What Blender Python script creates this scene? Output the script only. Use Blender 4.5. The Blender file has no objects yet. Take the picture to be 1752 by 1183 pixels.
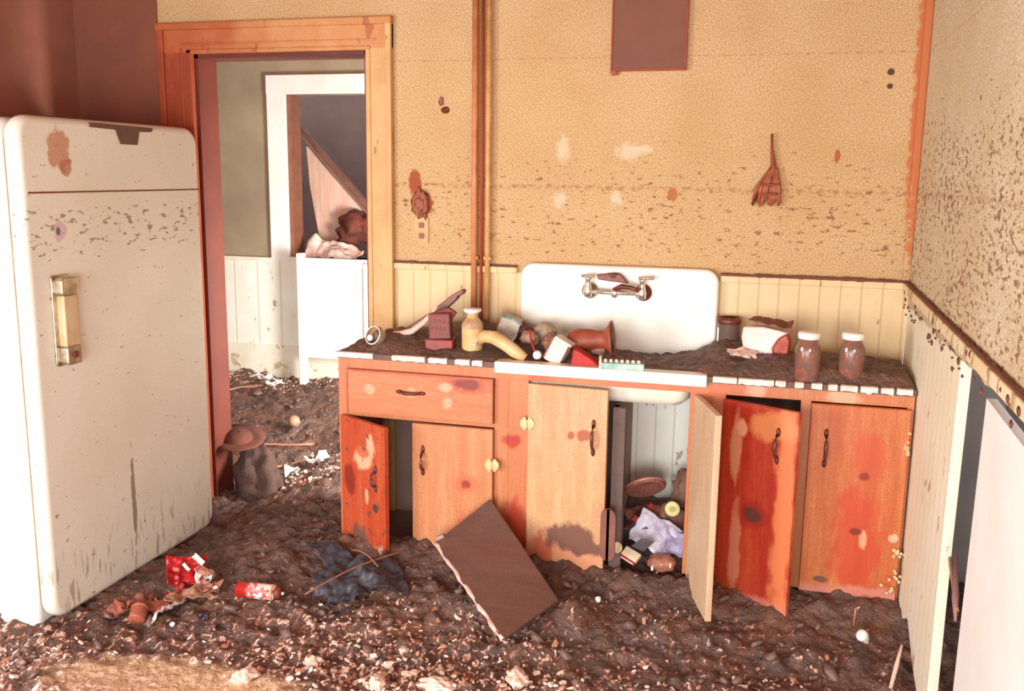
import bpy, bmesh, math, random
from mathutils import Vector, Matrix, noise
random.seed(7)
S = bpy.context.scene
COL = S.collection

# ------------------------------------------------------------------ camera
yaw, pit, roll, F = -0.26604, 0.17993, 0.0133, 1616.3
f = Vector((math.sin(yaw)*math.cos(pit), math.cos(yaw)*math.cos(pit), -math.sin(pit)))
r = Vector((math.cos(yaw), -math.sin(yaw), 0)); u = r.cross(f)
r2 = r*math.cos(roll)+u*math.sin(roll); u2 = -r*math.sin(roll)+u*math.cos(roll)
cd = bpy.data.cameras.new('camera'); cam = bpy.data.objects.new('camera', cd); COL.objects.link(cam)
M = Matrix((( r2.x, u2.x, -f.x, 1.624), (r2.y, u2.y, -f.y, -3.7613), (r2.z, u2.z, -f.z, 1.6002), (0, 0, 0, 1)))
cam.matrix_world = M
cd.sensor_width = 36; cd.lens = F/1752*36; cd.clip_start = .02
S.camera = cam

# ------------------------------------------------------------------ world, light, exposure
def lin(c):
    return tuple(((x/255)/12.92 if x/255 <= .04045 else ((x/255+.055)/1.055)**2.4) for x in c)
w = bpy.data.worlds.new('World'); S.world = w; w.use_nodes = True
bg = w.node_tree.nodes['Background']; bg.inputs[0].default_value = (*lin((244, 244, 255)), 1); bg.inputs[1].default_value = 1.0
vs = S.view_settings; vs.view_transform = 'Standard'; vs.look = 'None'; vs.gamma = 1; vs.use_curve_mapping = False
vs.exposure = -0.02
def area(name, loc, target, sx, sy, power, col=(1, 1, 1)):
    l = bpy.data.lights.new(name, 'AREA'); l.shape = 'RECTANGLE'; l.size = sx; l.size_y = sy; l.energy = power; l.color = col
    o = bpy.data.objects.new(name, l); COL.objects.link(o); o.location = loc
    o.rotation_euler = (Vector(target)-Vector(loc)).to_track_quat('-Z', 'Y').to_euler(); return o
area('daylight_rear_doorway', (-.2, -6.2, 1.1), (.3, 0, .7), 2.4, 1.9, 165, (.97, .98, 1))
area('daylight_rear_window', (1.9, -5.7, 1.0), (-.76, -.7, .3), 1.5, 1.2, 125, (1, .98, .95))
area('daylight_back_room_window', (0.9, .42, .85), (-1.4, 2.1, .5), .5, .8, 125, (1, 1, .98))
area('left_fill_lamp', (-1.62, -3.3, 1.05), (2.1, -1.0, .75), 1.3, 1.2, 110, (1, 1, 1))  # added fill from the left to brighten the right wall
fl = bpy.data.lights.new('camera_flash', 'POINT'); fl.energy = 12; fl.shadow_soft_size = .09; fl.color = (1, .95, .9)
fo = bpy.data.objects.new('camera_flash', fl); COL.objects.link(fo); fo.location = (1.45, -3.85, 1.75)

# ------------------------------------------------------------------ materials
class NT:
    def __init__(s, name):
        s.m = bpy.data.materials.new(name); s.m.use_nodes = True; s.t = s.m.node_tree; s.n = s.t.nodes
        s.b = s.n['Principled BSDF']; s.tc = s.n.new('ShaderNodeTexCoord').outputs['Object']
    def lk(s, a, b): s.t.links.new(a, b)
    def val(s, sock, v):
        if isinstance(v, bpy.types.NodeSocket): s.lk(v, sock)
        else: sock.default_value = v
    def vec(s, op, a, b=None):
        n = s.n.new('ShaderNodeVectorMath'); n.operation = op; s.val(n.inputs[0], a)
        if b is not None: s.val(n.inputs[1], b)
        return n.outputs['Value'] if op == 'LENGTH' else n.outputs[0]
    def noise(s, scale, detail=3, rough=.55, stretch=None, off=(0, 0, 0), dist=0):
        co = s.tc
        if off != (0, 0, 0): co = s.vec('ADD', co, off)
        if stretch: co = s.vec('MULTIPLY', co, stretch)
        n = s.n.new('ShaderNodeTexNoise'); s.lk(co, n.inputs['Vector']); n.inputs['Scale'].default_value = scale
        n.inputs['Detail'].default_value = detail; n.inputs['Roughness'].default_value = rough; n.inputs['Distortion'].default_value = dist
        return n.outputs['Fac']
    def voro(s, scale, stretch=None):
        co = s.vec('MULTIPLY', s.tc, stretch) if stretch else s.tc
        n = s.n.new('ShaderNodeTexVoronoi'); s.lk(co, n.inputs['Vector']); n.inputs['Scale'].default_value = scale
        return n.outputs['Distance']
    def math(s, op, a, b=0., clamp=False):
        n = s.n.new('ShaderNodeMath'); n.operation = op; n.use_clamp = clamp; s.val(n.inputs[0], a); s.val(n.inputs[1], b); return n.outputs[0]
    def ramp(s, v, lo, hi, a=0., b=1.):
        n = s.n.new('ShaderNodeMapRange'); s.val(n.inputs[0], v)
        for i, x in enumerate((lo, hi, a, b)): n.inputs[i+1].default_value = x
        return n.outputs[0]
    def mix(s, fac, a, b):
        n = s.n.new('ShaderNodeMix'); n.data_type = 'RGBA'; s.val(n.inputs['Factor'], fac)
        for k, c in ((6, a), (7, b)):
            if isinstance(c, bpy.types.NodeSocket): s.lk(c, n.inputs[k])
            else: n.inputs[k].default_value = (*lin(c), 1)
        return n.outputs[2]
    def axis(s, i):
        n = s.n.new('ShaderNodeSeparateXYZ'); s.lk(s.tc, n.inputs[0]); return n.outputs[i]
    def spot(s, c, rad, rag=.5, nz=None, soft=.12):
        """mask 1 inside a ragged ellipsoid; None radius ignores that axis"""
        inv = tuple(0 if q is None else 1/q for q in rad)
        v = s.vec('MULTIPLY', s.vec('SUBTRACT', s.tc, tuple(c)), inv)
        l = s.vec('LENGTH', v)
        if rag:
            nn = nz or s.noise(28, 3)
            l = s.math('ADD', l, s.math('MULTIPLY', s.math('SUBTRACT', nn, .5), rag*2.4))
        return s.ramp(l, 1-soft, 1+soft, 1, 0)
    def fin(s, col, rough=.6, metal=0, bump=None, bs=.3, bd=.01, spec=.5):
        if isinstance(col, bpy.types.NodeSocket): s.lk(col, s.b.inputs['Base Color'])
        else: s.b.inputs['Base Color'].default_value = (*lin(col), 1)
        s.val(s.b.inputs['Roughness'], rough); s.b.inputs['Metallic'].default_value = metal
        s.b.inputs['Specular IOR Level'].default_value = spec
        if bump is not None:
            n = s.n.new('ShaderNodeBump'); n.inputs['Strength'].default_value = bs; n.inputs['Distance'].default_value = bd
            s.lk(bump, n.inputs['Height']); s.lk(n.outputs[0], s.b.inputs['Normal'])
        return s.m

def plain(name, c, c2=None, scale=14, rough=.6, metal=0, bs=.25, dirt=0, dirtc=(100, 66, 50), spec=.5):
    t = NT(name); n = t.noise(scale, 5); c2 = c2 or tuple(int(x*.88) for x in c)
    col = t.mix(t.ramp(n, .35, .65), c2, c)
    if dirt: col = t.mix(t.ramp(t.noise(scale*1.7, 4, off=(3, 1, 7)), .62-dirt*.3, .66-dirt*.3), col, dirtc)
    return t.fin(col, rough, metal, t.noise(scale*4, 3), bs, .004, spec)

RED = (150, 62, 36); MUD = (96, 72, 62); MUDR = (122, 74, 54)
def wallpaper(name, base, alt, band=(1.2, 1.72), dense=.0, spots=(), white=(), stain=None):
    t = NT(name)
    col = t.mix(t.ramp(t.noise(3.2, 4), .35, .65), base, alt)
    col = t.mix(t.ramp(t.noise(170, 2, .8), .36, .62, 0, .85), col, tuple(int(c*.70) for c in base))
    z = t.axis(2)
    inb = t.math('MULTIPLY', t.ramp(z, band[0]-.05, band[0]+.12), t.ramp(z, band[1]-.16, band[1]+.12, 1, 0))
    st = (.6, .6, 1.4)
    n1 = t.noise(44, 4, .66, stretch=st); n2 = t.noise(6, 2, off=(5, 5, 5), stretch=(.6, .6, 1.6))
    thr = t.math('SUBTRACT', t.math('ADD', n1, t.math('MULTIPLY', inb, .105+dense)), t.ramp(n2, .3, .7, .07, 0))
    col = t.mix(t.ramp(thr, .655, .69, 0, .8), col, (128, 78, 46))
    # tide line
    for zz, a in ((1.555, .012), (2.055, .004)):
        d = t.math('ABSOLUTE', t.math('SUBTRACT', t.math('ADD', z, t.math('MULTIPLY', t.noise(5, 3), .012)), zz))
        m = t.math('MULTIPLY', t.ramp(d, a*.4, a, 1, 0), t.ramp(t.noise(40, 3), .45, .6, 0, .55))
        col = t.mix(m, col, (150, 84, 52))
    if stain:
        col = t.mix(t.math('MULTIPLY', t.spot(stain, (.62, .95, .62), .35, t.noise(2.6, 5, .7), .45), .7), col, (190, 112, 70))
    for c, rad in white: col = t.mix(t.math('MULTIPLY', t.spot(c, tuple(q and q*.8 for q in rad), .9, t.noise(48, 4), .4), .45), col, (236, 216, 188))
    for c, rad, cc in spots: col = t.mix(t.spot(c, rad, .5), col, cc)
    return t.fin(col, .8, 0, t.noise(60, 4), .25, .004, .25)

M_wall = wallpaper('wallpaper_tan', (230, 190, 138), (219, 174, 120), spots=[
    ((.303, 0, 1.852), (.02, None, .014), RED), ((.285, 0, 1.89), (.01, None, .02), RED), ((.2, 0, 1.47), (.045, None, .06), (160, 84, 52)),
    ((.17, 0, 1.56), (.03, None, .05), (160, 84, 52)),
    ((1.24, 0, 1.53), (.018, None, .03), (180, 110, 70)), ((1.84, 0, 1.68), (.010, None, .025), (176, 96, 60)), ((2.0, 0, 1.98), (.012, None, .012), (96, 62, 56)), ((2.0, 0, 1.93), (.01, None, .01), (96, 62, 56)),
    ((2.125, 0, 2.1), (.045, None, .8), (196, 116, 72))],  # last spot: reddish band painting the shade down the right corner
    white=[((.80, 0, 1.70), (.03, None, .06)), ((.79, 0, 1.5), (.03, None, .04)), ((1.06, 0, 1.69), (.05, None, .04)), ((1.02, 0, 1.51), (.03, None, .03)), ((1.12, 0, 1.7), (.04, None, .02))])
M_wall_r = wallpaper('wallpaper_tan_spattered', (240, 222, 184), (228, 202, 156), band=(1.1, 1.85), dense=.035)
M_wall_l = plain('plaster_shade_brown', (170, 108, 84), (152, 96, 76), 4, .85)  # brown puts the left wall's shade into its colour
M_wall_far = plain('painted_plaster_sage', (168, 152, 124), (148, 130, 106), 2.2, .85)
M_ceil = plain('ceiling_bounce_rust', (160, 84, 56), None, 4, .9)

def wains(name, c, c2, groove, pitch=.075, ax=0, mud=.06):
    t = NT(name); x = t.axis(ax)
    fr = t.math('FRACT', t.math('DIVIDE', t.math('ADD', x, 10.), pitch))
    g = t.ramp(t.math('ABSOLUTE', t.math('SUBTRACT', fr, .5)), .0, .06, 1, 0)
    col = t.mix(t.ramp(t.noise(5, 4), .3, .7), c2, c)
    col = t.mix(t.ramp(t.noise(200, 2), .3, .8, 0, .4), col, c2)
    col = t.mix(t.math('MULTIPLY', g, .75), col, groove)
    col = t.mix(t.ramp(t.noise(22, 4, stretch=(1, 1, .5)), .66-mud, .70-mud, 0, .7), col, (150, 110, 72))
    h = t.math('ADD', t.math('MULTIPLY', g, -1), t.math('MULTIPLY', t.noise(50, 3), .2))
    return t.fin(col, .6, 0, h, .5, .004, .3)
M_wains = wains('wainscot_cream', (232, 206, 160), (222, 192, 144), (206, 170, 120), mud=-.02)
M_wains_r = wains('wainscot_cream_side', (248, 242, 222), (240, 230, 196), (216, 196, 150), ax=1, mud=.0)
M_wains_far = wains('wainscot_white', (250, 248, 238), (238, 234, 214), (220, 214, 190), .18, mud=.0)
M_wains_w = wains('wainscot_white_sink', (252, 250, 242), (240, 238, 222), (206, 200, 176), mud=.01)
def casing_mat(name, a, b, red=False):
    t = NT(name)
    col = t.mix(t.ramp(t.noise(6, 5), .35, .65), a, b)
    col = t.mix(t.ramp(t.noise(200, 2), .3, .8, 0, .4), col, tuple(int(c*.75) for c in a))
    col = t.mix(t.ramp(t.noise(18, 4, stretch=(1, 1, .4)), .62, .66, 0, .7), col, (168, 84, 48))
    if red: col = t.mix(t.math('MULTIPLY', t.spot((-1.05, 0, 2.15), (.5, None, .4), .8, t.noise(5, 4), .4), .85), col, (180, 86, 48))
    return t.fin(col, .55, 0, t.noise(40, 4), .3, .004, .4)
M_case = casing_mat('casing_paint_tan', (224, 180, 120), (210, 158, 98))
M_case_red = casing_mat('casing_stained_red', (176, 80, 44), (156, 64, 36))
M_white = plain('white_paint', (244, 238, 222), (228, 220, 196), 5, .5, dirt=.12, dirtc=(190, 170, 130))
M_white_clean = plain('white_enamel_paint', (250, 247, 240), (242, 238, 226), 5, .45)
M_pipe = plain('rusty_pipe_paint', (212, 146, 94), (190, 108, 66), 9, .45)
M_pipe2 = plain('pipe_cream_paint', (222, 176, 112), (200, 130, 76), 9, .45)

def enamel():
    t = NT('fridge_enamel')
    col = t.mix(t.ramp(t.noise(2.5, 4), .35, .65), (246, 242, 226), (238, 232, 212))
    col = t.mix(t.ramp(t.noise(220, 2), .3, .8, 0, .3), col, (190, 170, 130))
    z = t.axis(2)
    band = t.math('MULTIPLY', t.ramp(z, 1.25, 1.35), t.ramp(z, 1.44, 1.49, 1, 0))
    n = t.math('ADD', t.noise(38, 4, .6, stretch=(1, .6, 1.4)), t.math('MULTIPLY', band, .10))
    col = t.mix(t.ramp(n, .665, .70, 0, .8), col, (140, 112, 82))
    low = t.math('MULTIPLY', t.ramp(z, .12, .3, 1, 0), t.ramp(t.noise(30, 4, stretch=(1, 1.8, .3)), .58, .62))
    col = t.mix(t.math('MULTIPLY', low, .55), col, (132, 100, 76))
    for c, rad, cc in [((-.76, -.98, 1.66), (None, .05, .07), (196, 130, 88)), ((-.76, -.95, 1.6), (None, .03, .03), (180, 110, 70)), ((-.76, -1.0, 1.385), (None, .03, .035), (214, 184, 190)),
                       ((-.76, -1.01, 1.385), (None, .010, .012), (50, 44, 42)), ((-.76, -.7, .3), (None, .012, .2), (130, 110, 78))]:
        col = t.mix(t.math('MULTIPLY', t.spot(c, rad, .6), .8), col, cc)
    return t.fin(col, .32, 0, t.noise(30, 3), .06, .003, .5)
M_enamel = enamel()
M_enamel_side = plain('fridge_side_enamel', (246, 242, 236), (238, 234, 226), 4, .35, bs=.05)
M_chrome = plain('tarnished_chrome', (214, 204, 184), (170, 150, 120), 30, .3, .85, bs=.1)
M_chrome_b = plain('bright_chrome', (246, 240, 228), (225, 214, 196), 30, .18, .8, bs=.05)
M_bronze = plain('rusty_bronze', (130, 62, 42), (100, 54, 42), 40, .4, .3)
M_brass = plain('pale_brass', (232, 204, 150), (210, 172, 116), 40, .4, .2)
M_dark = plain('dark_void_board', (174, 146, 134), (160, 136, 128), 5, .95, spec=.1)
M_darkg = plain('dark_grey_cavity', (200, 192, 188), (186, 178, 176), 5, .95, spec=.1)
M_slab = plain('slab_dark', (92, 78, 76), (82, 70, 70), 9, .8)
M_badge = plain('tarnished_badge', (112, 74, 60), (100, 66, 54), 20, .5)
M_tan = plain('tan_plastic', (226, 194, 140), (208, 168, 110), 12, .45)
M_panelbrown = plain('brown_flue_cover', (134, 84, 62), (122, 78, 62), 5, .8)
M_porc = plain('sink_porcelain', (242, 238, 224), (230, 224, 204), 4, .25, dirt=.0, bs=.03)
M_steeledge = plain('metal_counter_edging', (255, 248, 238), (236, 220, 204), 20, .35, .15)

def wood(name, a, b, spots=(), sc=1., rough=.42, splash=0, axis='z', hue_b=None):
    t = NT(name); st = {'z': (1, 1, .09), 'x': (.09, 1, 1)}[axis]
    g = t.noise(26*sc, 4, .6, stretch=st, dist=.4); g2 = t.noise(90*sc, 2, stretch=st)
    col = t.mix(t.ramp(g, .35, .66), a, b)
    col = t.mix(t.ramp(g2, .3, .75, 0, .45), col, tuple(int(c*.78) for c in a))
    nz = t.noise(26, 3, stretch=(1, 1, .5)) if spots else None
    col = t.mix(t.ramp(t.noise(200, 2, .8), .36, .66, 0, .55), col, tuple(int(c*k_) for c, k_ in zip(a, (.80, .58, .50))))
    col = t.mix(t.ramp(t.noise(9*sc, 4, .6, stretch=(st[0], 1, st[2]*3.3 if axis == 'z' else 1), off=(2, 2, 2)), .5, .72, 0, .45), col, tuple(int(c*k_) for c, k_ in zip(a, (.93, .68, .58))))
    for c, rad, cc, al in sorted(spots, key=lambda q: -q[1][0]*q[1][2]):
        col = t.mix(t.math('MULTIPLY', t.spot(c, rad, .6, nz, .22), al), col, cc)
    if splash:
        n = t.math('ADD', t.noise(30, 4), t.ramp(t.axis(2), 0, .16, .16*splash, 0))
        col = t.mix(t.ramp(n, .62, .66, 0, .85), col, (104, 74, 60))
    return t.fin(col, rough, 0, g, .12, .003, .45)
KN = (150, 40, 24); PALE = (226, 176, 138); MU = (108, 76, 62)
# local coordinates: doors have their origin at the hinge foot, x along the door, z up
M_drawer = wood('drawer_pine', (206, 124, 76), (218, 144, 92), [((.5, 0, .15), (.05, None, .022), (128, 48, 36), .9), ((.5, 0, .15), (.085, None, .035), (190, 70, 44), .7),
    ((.41, 0, .13), (.03, None, .02), PALE, .7), ((.42, 0, .07), (.02, None, .02), PALE, .6), ((.1, 0, .1), (.02, None, .018), PALE, .6), ((.27, 0, .1), (.02, None, .02), PALE, .5)], axis='x')
M_d1 = wood('door_pine_red_left', (196, 74, 40), (206, 104, 62), [((.06, 0, .30), (.035, None, .06), (130, 34, 22), .9), ((.15, 0, .40), (.06, None, .035), PALE, .9), ((.2, 0, .45), (.03, None, .05), PALE, .85),
    ((.15, 0, .43), (.045, None, .022), (200, 96, 58), .9), ((.17, 0, .26), (.012, None, .03), PALE, .7), ((.25, 0, .02), (.03, None, .06), PALE, .8), ((.12, 0, .02), (.06, None, .1), MU, .95)], splash=.6)
M_d2 = wood('door_pine_tan_left', (212, 138, 88), (222, 162, 110), [((.22, 0, .28), (.022, None, .02), (150, 46, 32), .9), ((.22, 0, .28), (.05, None, .04), (200, 100, 60), .7), ((.26, 0, .02), (.1, None, .12), (208, 96, 56), .6),
    ((.16, 0, .01), (.3, None, .018), (226, 170, 140), .9)])
M_d3 = wood('door_pine_pale_centre', (222, 172, 122), (232, 192, 142), [((.17, 0, .55), (.014, None, .014), (170, 80, 50), .9), ((.22, 0, .555), (.025, None, .02), (170, 80, 50), .85),
    ((.13, 0, .06), (.24, None, .09), (222, 150, 112), .85), ((.17, 0, .155), (.10, None, .05), (124, 82, 64), 1), ((.23, 0, .12), (.08, None, .03), (124, 82, 64), 1), ((.06, 0, .0), (.05, None, .14), (196, 74, 46), .7)])
M_d4 = wood('door_pine_pale_yellow', (228, 198, 158), (240, 216, 176), [((.2, 0, 0), (.2, None, .05), (120, 80, 62), .8)])
M_d5 = wood('door_pine_deep_red', (186, 50, 30), (204, 84, 46), [((.06, 0, .55), (.02, None, .12), (214, 140, 104), .9), ((.08, 0, .64), (.02, None, .03), (224, 160, 120), .9), ((.075, 0, .2), (.022, None, .16), (206, 124, 92), .9),
    ((.14, 0, .33), (.032, None, .026), (96, 48, 38), 1), ((.14, 0, .33), (.06, None, .05), (150, 30, 20), .7), ((.25, 0, .4), (.035, None, .5), (222, 130, 76), .75), ((.2, 0, .66), (.1, None, .05), (224, 140, 84), .8),
    ((.13, 0, .0), (.24, None, .035), (208, 120, 100), .8)])
M_d6 = wood('door_pine_orange_right', (204, 108, 56), (222, 142, 82), [((.19, 0, .44), (.02, None, .015), (140, 40, 28), .9), ((.2, 0, .5), (.05, None, .1), (196, 72, 40), .6), ((.18, 0, .2), (.08, None, .2), (196, 60, 34), .7),
    ((.175, 0, .24), (.02, None, .012), (120, 40, 28), .9), ((.2, 0, .215), (.012, None, .03), PALE, .7), ((.3, 0, .23), (.015, None, .015), (230, 190, 160), .8), ((.2, 0, .0), (.4, None, .035), (206, 130, 110), .9), ((.07, 0, .05), (.025, None, .012), MU, .9)])
M_frame = wood('face_frame_pine', (208, 128, 78), (218, 148, 96), [((.715, 0, .60), (.04, None, .028), (176, 40, 28), .9), ((.73, 0, .22), (.05, None, .14), (188, 44, 28), .75), ((.82, 0, .85), (.05, None, .03), (196, 84, 50), .7),
    ((1.27, 0, .85), (.22, None, .04), (206, 110, 70), .7), ((1.9, 0, .86), (.05, None, .03), (228, 176, 140), .8), ((1.6, 0, .86), (.03, None, .03), (228, 176, 140), .7)], splash=0)
M_side = wood('cabinet_side_pine', (206, 112, 66), (190, 84, 50))
M_inner = plain('cabinet_interior', (168, 138, 124), (152, 126, 116), 6, .9)
M_floorwood = wood('floor_boards', (150, 100, 70), (130, 86, 62), axis='x')
M_counter = plain('counter_laminate', (120, 80, 62), (100, 72, 60), 12, .6)

def mudmat(name, pale_regions=(), base=0., tan=()):
    t = NT(name)
    n = t.noise(7, 5)
    col = t.mix(t.ramp(n, .42, .68), (100, 80, 72), (120, 84, 68))
    col = t.mix(t.ramp(t.noise(60, 4), .55, .75, 0, .6), col, (158, 104, 84))
    for c, rad in tan: col = t.mix(t.spot(c, rad, .35, None, .25), col, (214, 176, 138))
    reg = base
    for c, rad, a in pale_regions:
        reg = t.math('MAXIMUM', reg, t.math('MULTIPLY', t.spot(c, rad, .7, t.noise(5, 3), .4), a))
    nn = t.noise(42, 4, .6, stretch=(1, .7, 1), dist=.6)
    th = t.math('ADD', nn, t.math('MULTIPLY', reg, .16))
    col = t.mix(t.ramp(th, .64, .70), col, (200, 140, 116))
    col = t.mix(t.ramp(th, .70, .745), col, (250, 228, 208))  # pale flecks paint wet highlights into the mud colour
    return t.fin(col, t.ramp(t.noise(20, 3), .35, .65, .28, .6), 0, t.math('ADD', t.noise(30, 5), t.math('MULTIPLY', nn, .8)), .9, .02, .35)
M_mud = mudmat('wet_mud', [((.35, -1.15, 0), (.75, .36, None), .75), ((-1.0, -1.45, 0), (.9, .45, None), .85), ((1.4, -.95, 0), (.9, .35, None), .42), ((-1.6, 2.0, 0), (.8, .3, None), .7), ((-.5, .7, 0), (.22, .5, None), .45),
                             ((.2, -.1, 0), (.15, .3, None), .4)], -.35, tan=[((-.12, -1.42, 0), (.42, .16, None))])
M_mudc = mudmat('counter_mud', [], -.3)
M_mudclump = plain('mud_clod', (128, 98, 86), (114, 90, 82), 18, .5, bs=.8)
M_chip = plain('plaster_glint_crumb', (250, 232, 214), (222, 180, 156), 8, .5)  # for plaster lumps and for crumbs imitating wet glints
M_chipr = plain('wet_crumb', (206, 146, 120), (170, 104, 80), 8, .4)

# ------------------------------------------------------------------ mesh helpers
def tag(o, label=None, cat=None, group=None, kind=None):
    if label: o['label'] = label
    if cat: o['category'] = cat
    if group: o['group'] = group
    if kind: o['kind'] = kind
    return o
def thing(name, loc, label, cat, group=None, rot=(0, 0, 0)):
    o = bpy.data.objects.new(name, None); COL.objects.link(o); o.location = loc; o.rotation_euler = rot; o.empty_display_size = .05
    return tag(o, label, cat, group)
def mk(name, bm, mat, parent=None, loc=(0, 0, 0), rot=(0, 0, 0), smooth=False, bevel=0, seg=2, sub=0):
    me = bpy.data.meshes.new(name); bmesh.ops.recalc_face_normals(bm, faces=bm.faces); bm.to_mesh(me); bm.free(); me.materials.append(mat)
    o = bpy.data.objects.new(name, me); COL.objects.link(o); o.location = loc; o.rotation_euler = rot
    if parent: o.parent = parent
    for p in me.polygons: p.use_smooth = smooth
    if bevel:
        b = o.modifiers.new('b', 'BEVEL'); b.width = bevel; b.segments = seg; b.limit_method = 'ANGLE'; b.angle_limit = .6
        if seg > 2:
            for p in me.polygons: p.use_smooth = True
            wn = o.modifiers.new('w', 'WEIGHTED_NORMAL')
    if sub:
        m = o.modifiers.new('s', 'SUBSURF'); m.levels = m.render_levels = sub
    return o
def box(bm, x0, x1, y0, y1, z0, z1):
    v = [bm.verts.new((x, y, z)) for z in (z0, z1) for x, y in ((x0, y0), (x1, y0), (x1, y1), (x0, y1))]
    for q in ((0, 3, 2, 1), (4, 5, 6, 7), (0, 1, 5, 4), (1, 2, 6, 5), (2, 3, 7, 6), (3, 0, 4, 7)): bm.faces.new([v[i] for i in q])
    return v
def boxes(*l):
    bm = bmesh.new()
    for b in l: box(bm, *b)
    return bm
def lathe(prof, n=28, bm=None, M4=None, caps=True):
    bm = bm or bmesh.new(); rings = []
    for rr, z in prof:
        ring = []
        for i in range(n):
            a = 2*math.pi*i/n; p = Vector((rr*math.cos(a), rr*math.sin(a), z))
            ring.append(bm.verts.new(M4 @ p if M4 else p))
        rings.append(ring)
    for a, b in zip(rings, rings[1:]):
        for i in range(n): bm.faces.new((a[i], a[(i+1) % n], b[(i+1) % n], b[i]))
    if caps:
        for rg in (rings[0], rings[-1]):
            bm.faces.new(rg)
    return bm
def tube(pts, rad, n=12, bm=None):
    bm = bm or bmesh.new(); pts = [Vector(p) for p in pts]; rings = []
    rads = rad if isinstance(rad, (list, tuple)) else [rad]*len(pts)
    up = Vector((0, 0, 1))
    for i, p in enumerate(pts):
        d = (pts[min(i+1, len(pts)-1)]-pts[max(i-1, 0)]).normalized()
        a = d.cross(up if abs(d.z) < .95 else Vector((0, 1, 0))).normalized(); b = d.cross(a)
        rings.append([bm.verts.new(p+(a*math.cos(t)+b*math.sin(t))*rads[i]) for t in [2*math.pi*k/n for k in range(n)]])
    for a, b in zip(rings, rings[1:]):
        for i in range(n): bm.faces.new((a[i], a[(i+1) % n], b[(i+1) % n], b[i]))
    bm.faces.new(rings[0]); bm.faces.new(rings[-1]); return bm
def arc(p0, p1, bulge, n=8):
    p0, p1, bulge = Vector(p0), Vector(p1), Vector(bulge)
    return [p0.lerp(p1, i/n)+bulge*math.sin(math.pi*i/n) for i in range(n+1)]
def prism(poly, y0, y1):
    """poly in x,z extruded along y"""
    bm = bmesh.new(); a = [bm.verts.new((x, y0, z)) for x, z in poly]; b = [bm.verts.new((x, y1, z)) for x, z in poly]
    bm.faces.new(a); bm.faces.new(b[::-1]); n = len(poly)
    for i in range(n): bm.faces.new((a[i], a[(i+1) % n], b[(i+1) % n], b[i]))
    return bm
def prismx(poly, x0, x1):
    """poly in y,z extruded along x"""
    bm = bmesh.new(); a = [bm.verts.new((x0, y, z)) for y, z in poly]; b = [bm.verts.new((x1, y, z)) for y, z in poly]
    bm.faces.new(a); bm.faces.new(b[::-1]); n = len(poly)
    for i in range(n): bm.faces.new((a[i], a[(i+1) % n], b[(i+1) % n], b[i]))
    return bm
def rrect(x0, x1, z0, z1, rr, n=6, corners=(1, 1, 1, 1)):
    out = []
    for k, (cx, cz, a0) in enumerate(((x1-rr, z1-rr, 0), (x0+rr, z1-rr, 90), (x0+rr, z0+rr, 180), (x1-rr, z0+rr, 270))):
        if not corners[k]:
            out.append((x1 if k in (0, 3) else x0, z1 if k < 2 else z0)); continue
        for i in range(n+1):
            a = math.radians(a0+90*i/n); out.append((cx+rr*math.cos(a), cz+rr*math.sin(a)))
    return out
def fbm(x, y, z=0, o=4):
    v = 0; a = 1; s = 0
    for i in range(o):
        v += a*noise.noise(Vector((x, y, z+i*7.3))); s += a; a *= .52; x *= 2.07; y *= 2.07; z *= 2.07
    return v/s
def blob(rad, seed, amp=.25, sub=3, sc=(1, 1, 1), freq=1.6):
    bm = bmesh.new(); bmesh.ops.create_icosphere(bm, subdivisions=sub, radius=1)
    for v in bm.verts:
        n = fbm(v.co.x*freq+seed*3.1, v.co.y*freq, v.co.z*freq, 3); k = rad*(1+amp*2*n)
        v.co = Vector((v.co.x*k*sc[0], v.co.y*k*sc[1], v.co.z*k*sc[2]))
    return bm
def sheet(w_, d_, seed, amp=.02, freq=14, n=26, thick=.002, edge=.15, curl=0, fold=0):
    """crumpled cloth or paper with a ragged outline and real thickness"""
    bm = bmesh.new(); top = {}; bot = {}
    for i in range(n+1):
        for j in range(n+1):
            s, t = i/n*2-1, j/n*2-1
            ang = math.atan2(t, s); k = 1+edge*noise.noise(Vector((math.cos(ang)*1.7, math.sin(ang)*1.7, seed*2.3)))
            x, y = s*w_/2*k, t*d_/2*k
            z = amp*fbm(x*freq+seed, y*freq, seed, 3)*2 + amp*.8*abs(noise.noise(Vector((x*freq*1.9, y*freq*.8, seed+4)))) + curl*(s*s+t*t)*.5 - fold*abs(s)
            top[i, j] = bm.verts.new((x, y, z+thick)); bot[i, j] = bm.verts.new((x, y, z))
    for i in range(n):
        for j in range(n):
            bm.faces.new((top[i, j], top[i+1, j], top[i+1, j+1], top[i, j+1])); bm.faces.new((bot[i, j], bot[i, j+1], bot[i+1, j+1], bot[i+1, j]))
    for k in range(n):
        for a, b in (((k, 0), (k+1, 0)), ((n, k), (n, k+1)), ((n-k, n), (n-k-1, n)), ((0, n-k), (0, n-k-1))):
            bm.faces.new((top[a], bot[a], bot[b], top[b]))
    return bm
def struct(name, bm, mat, **k): return tag(mk(name, bm, mat, **k), kind='structure')
R = math.radians

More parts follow.
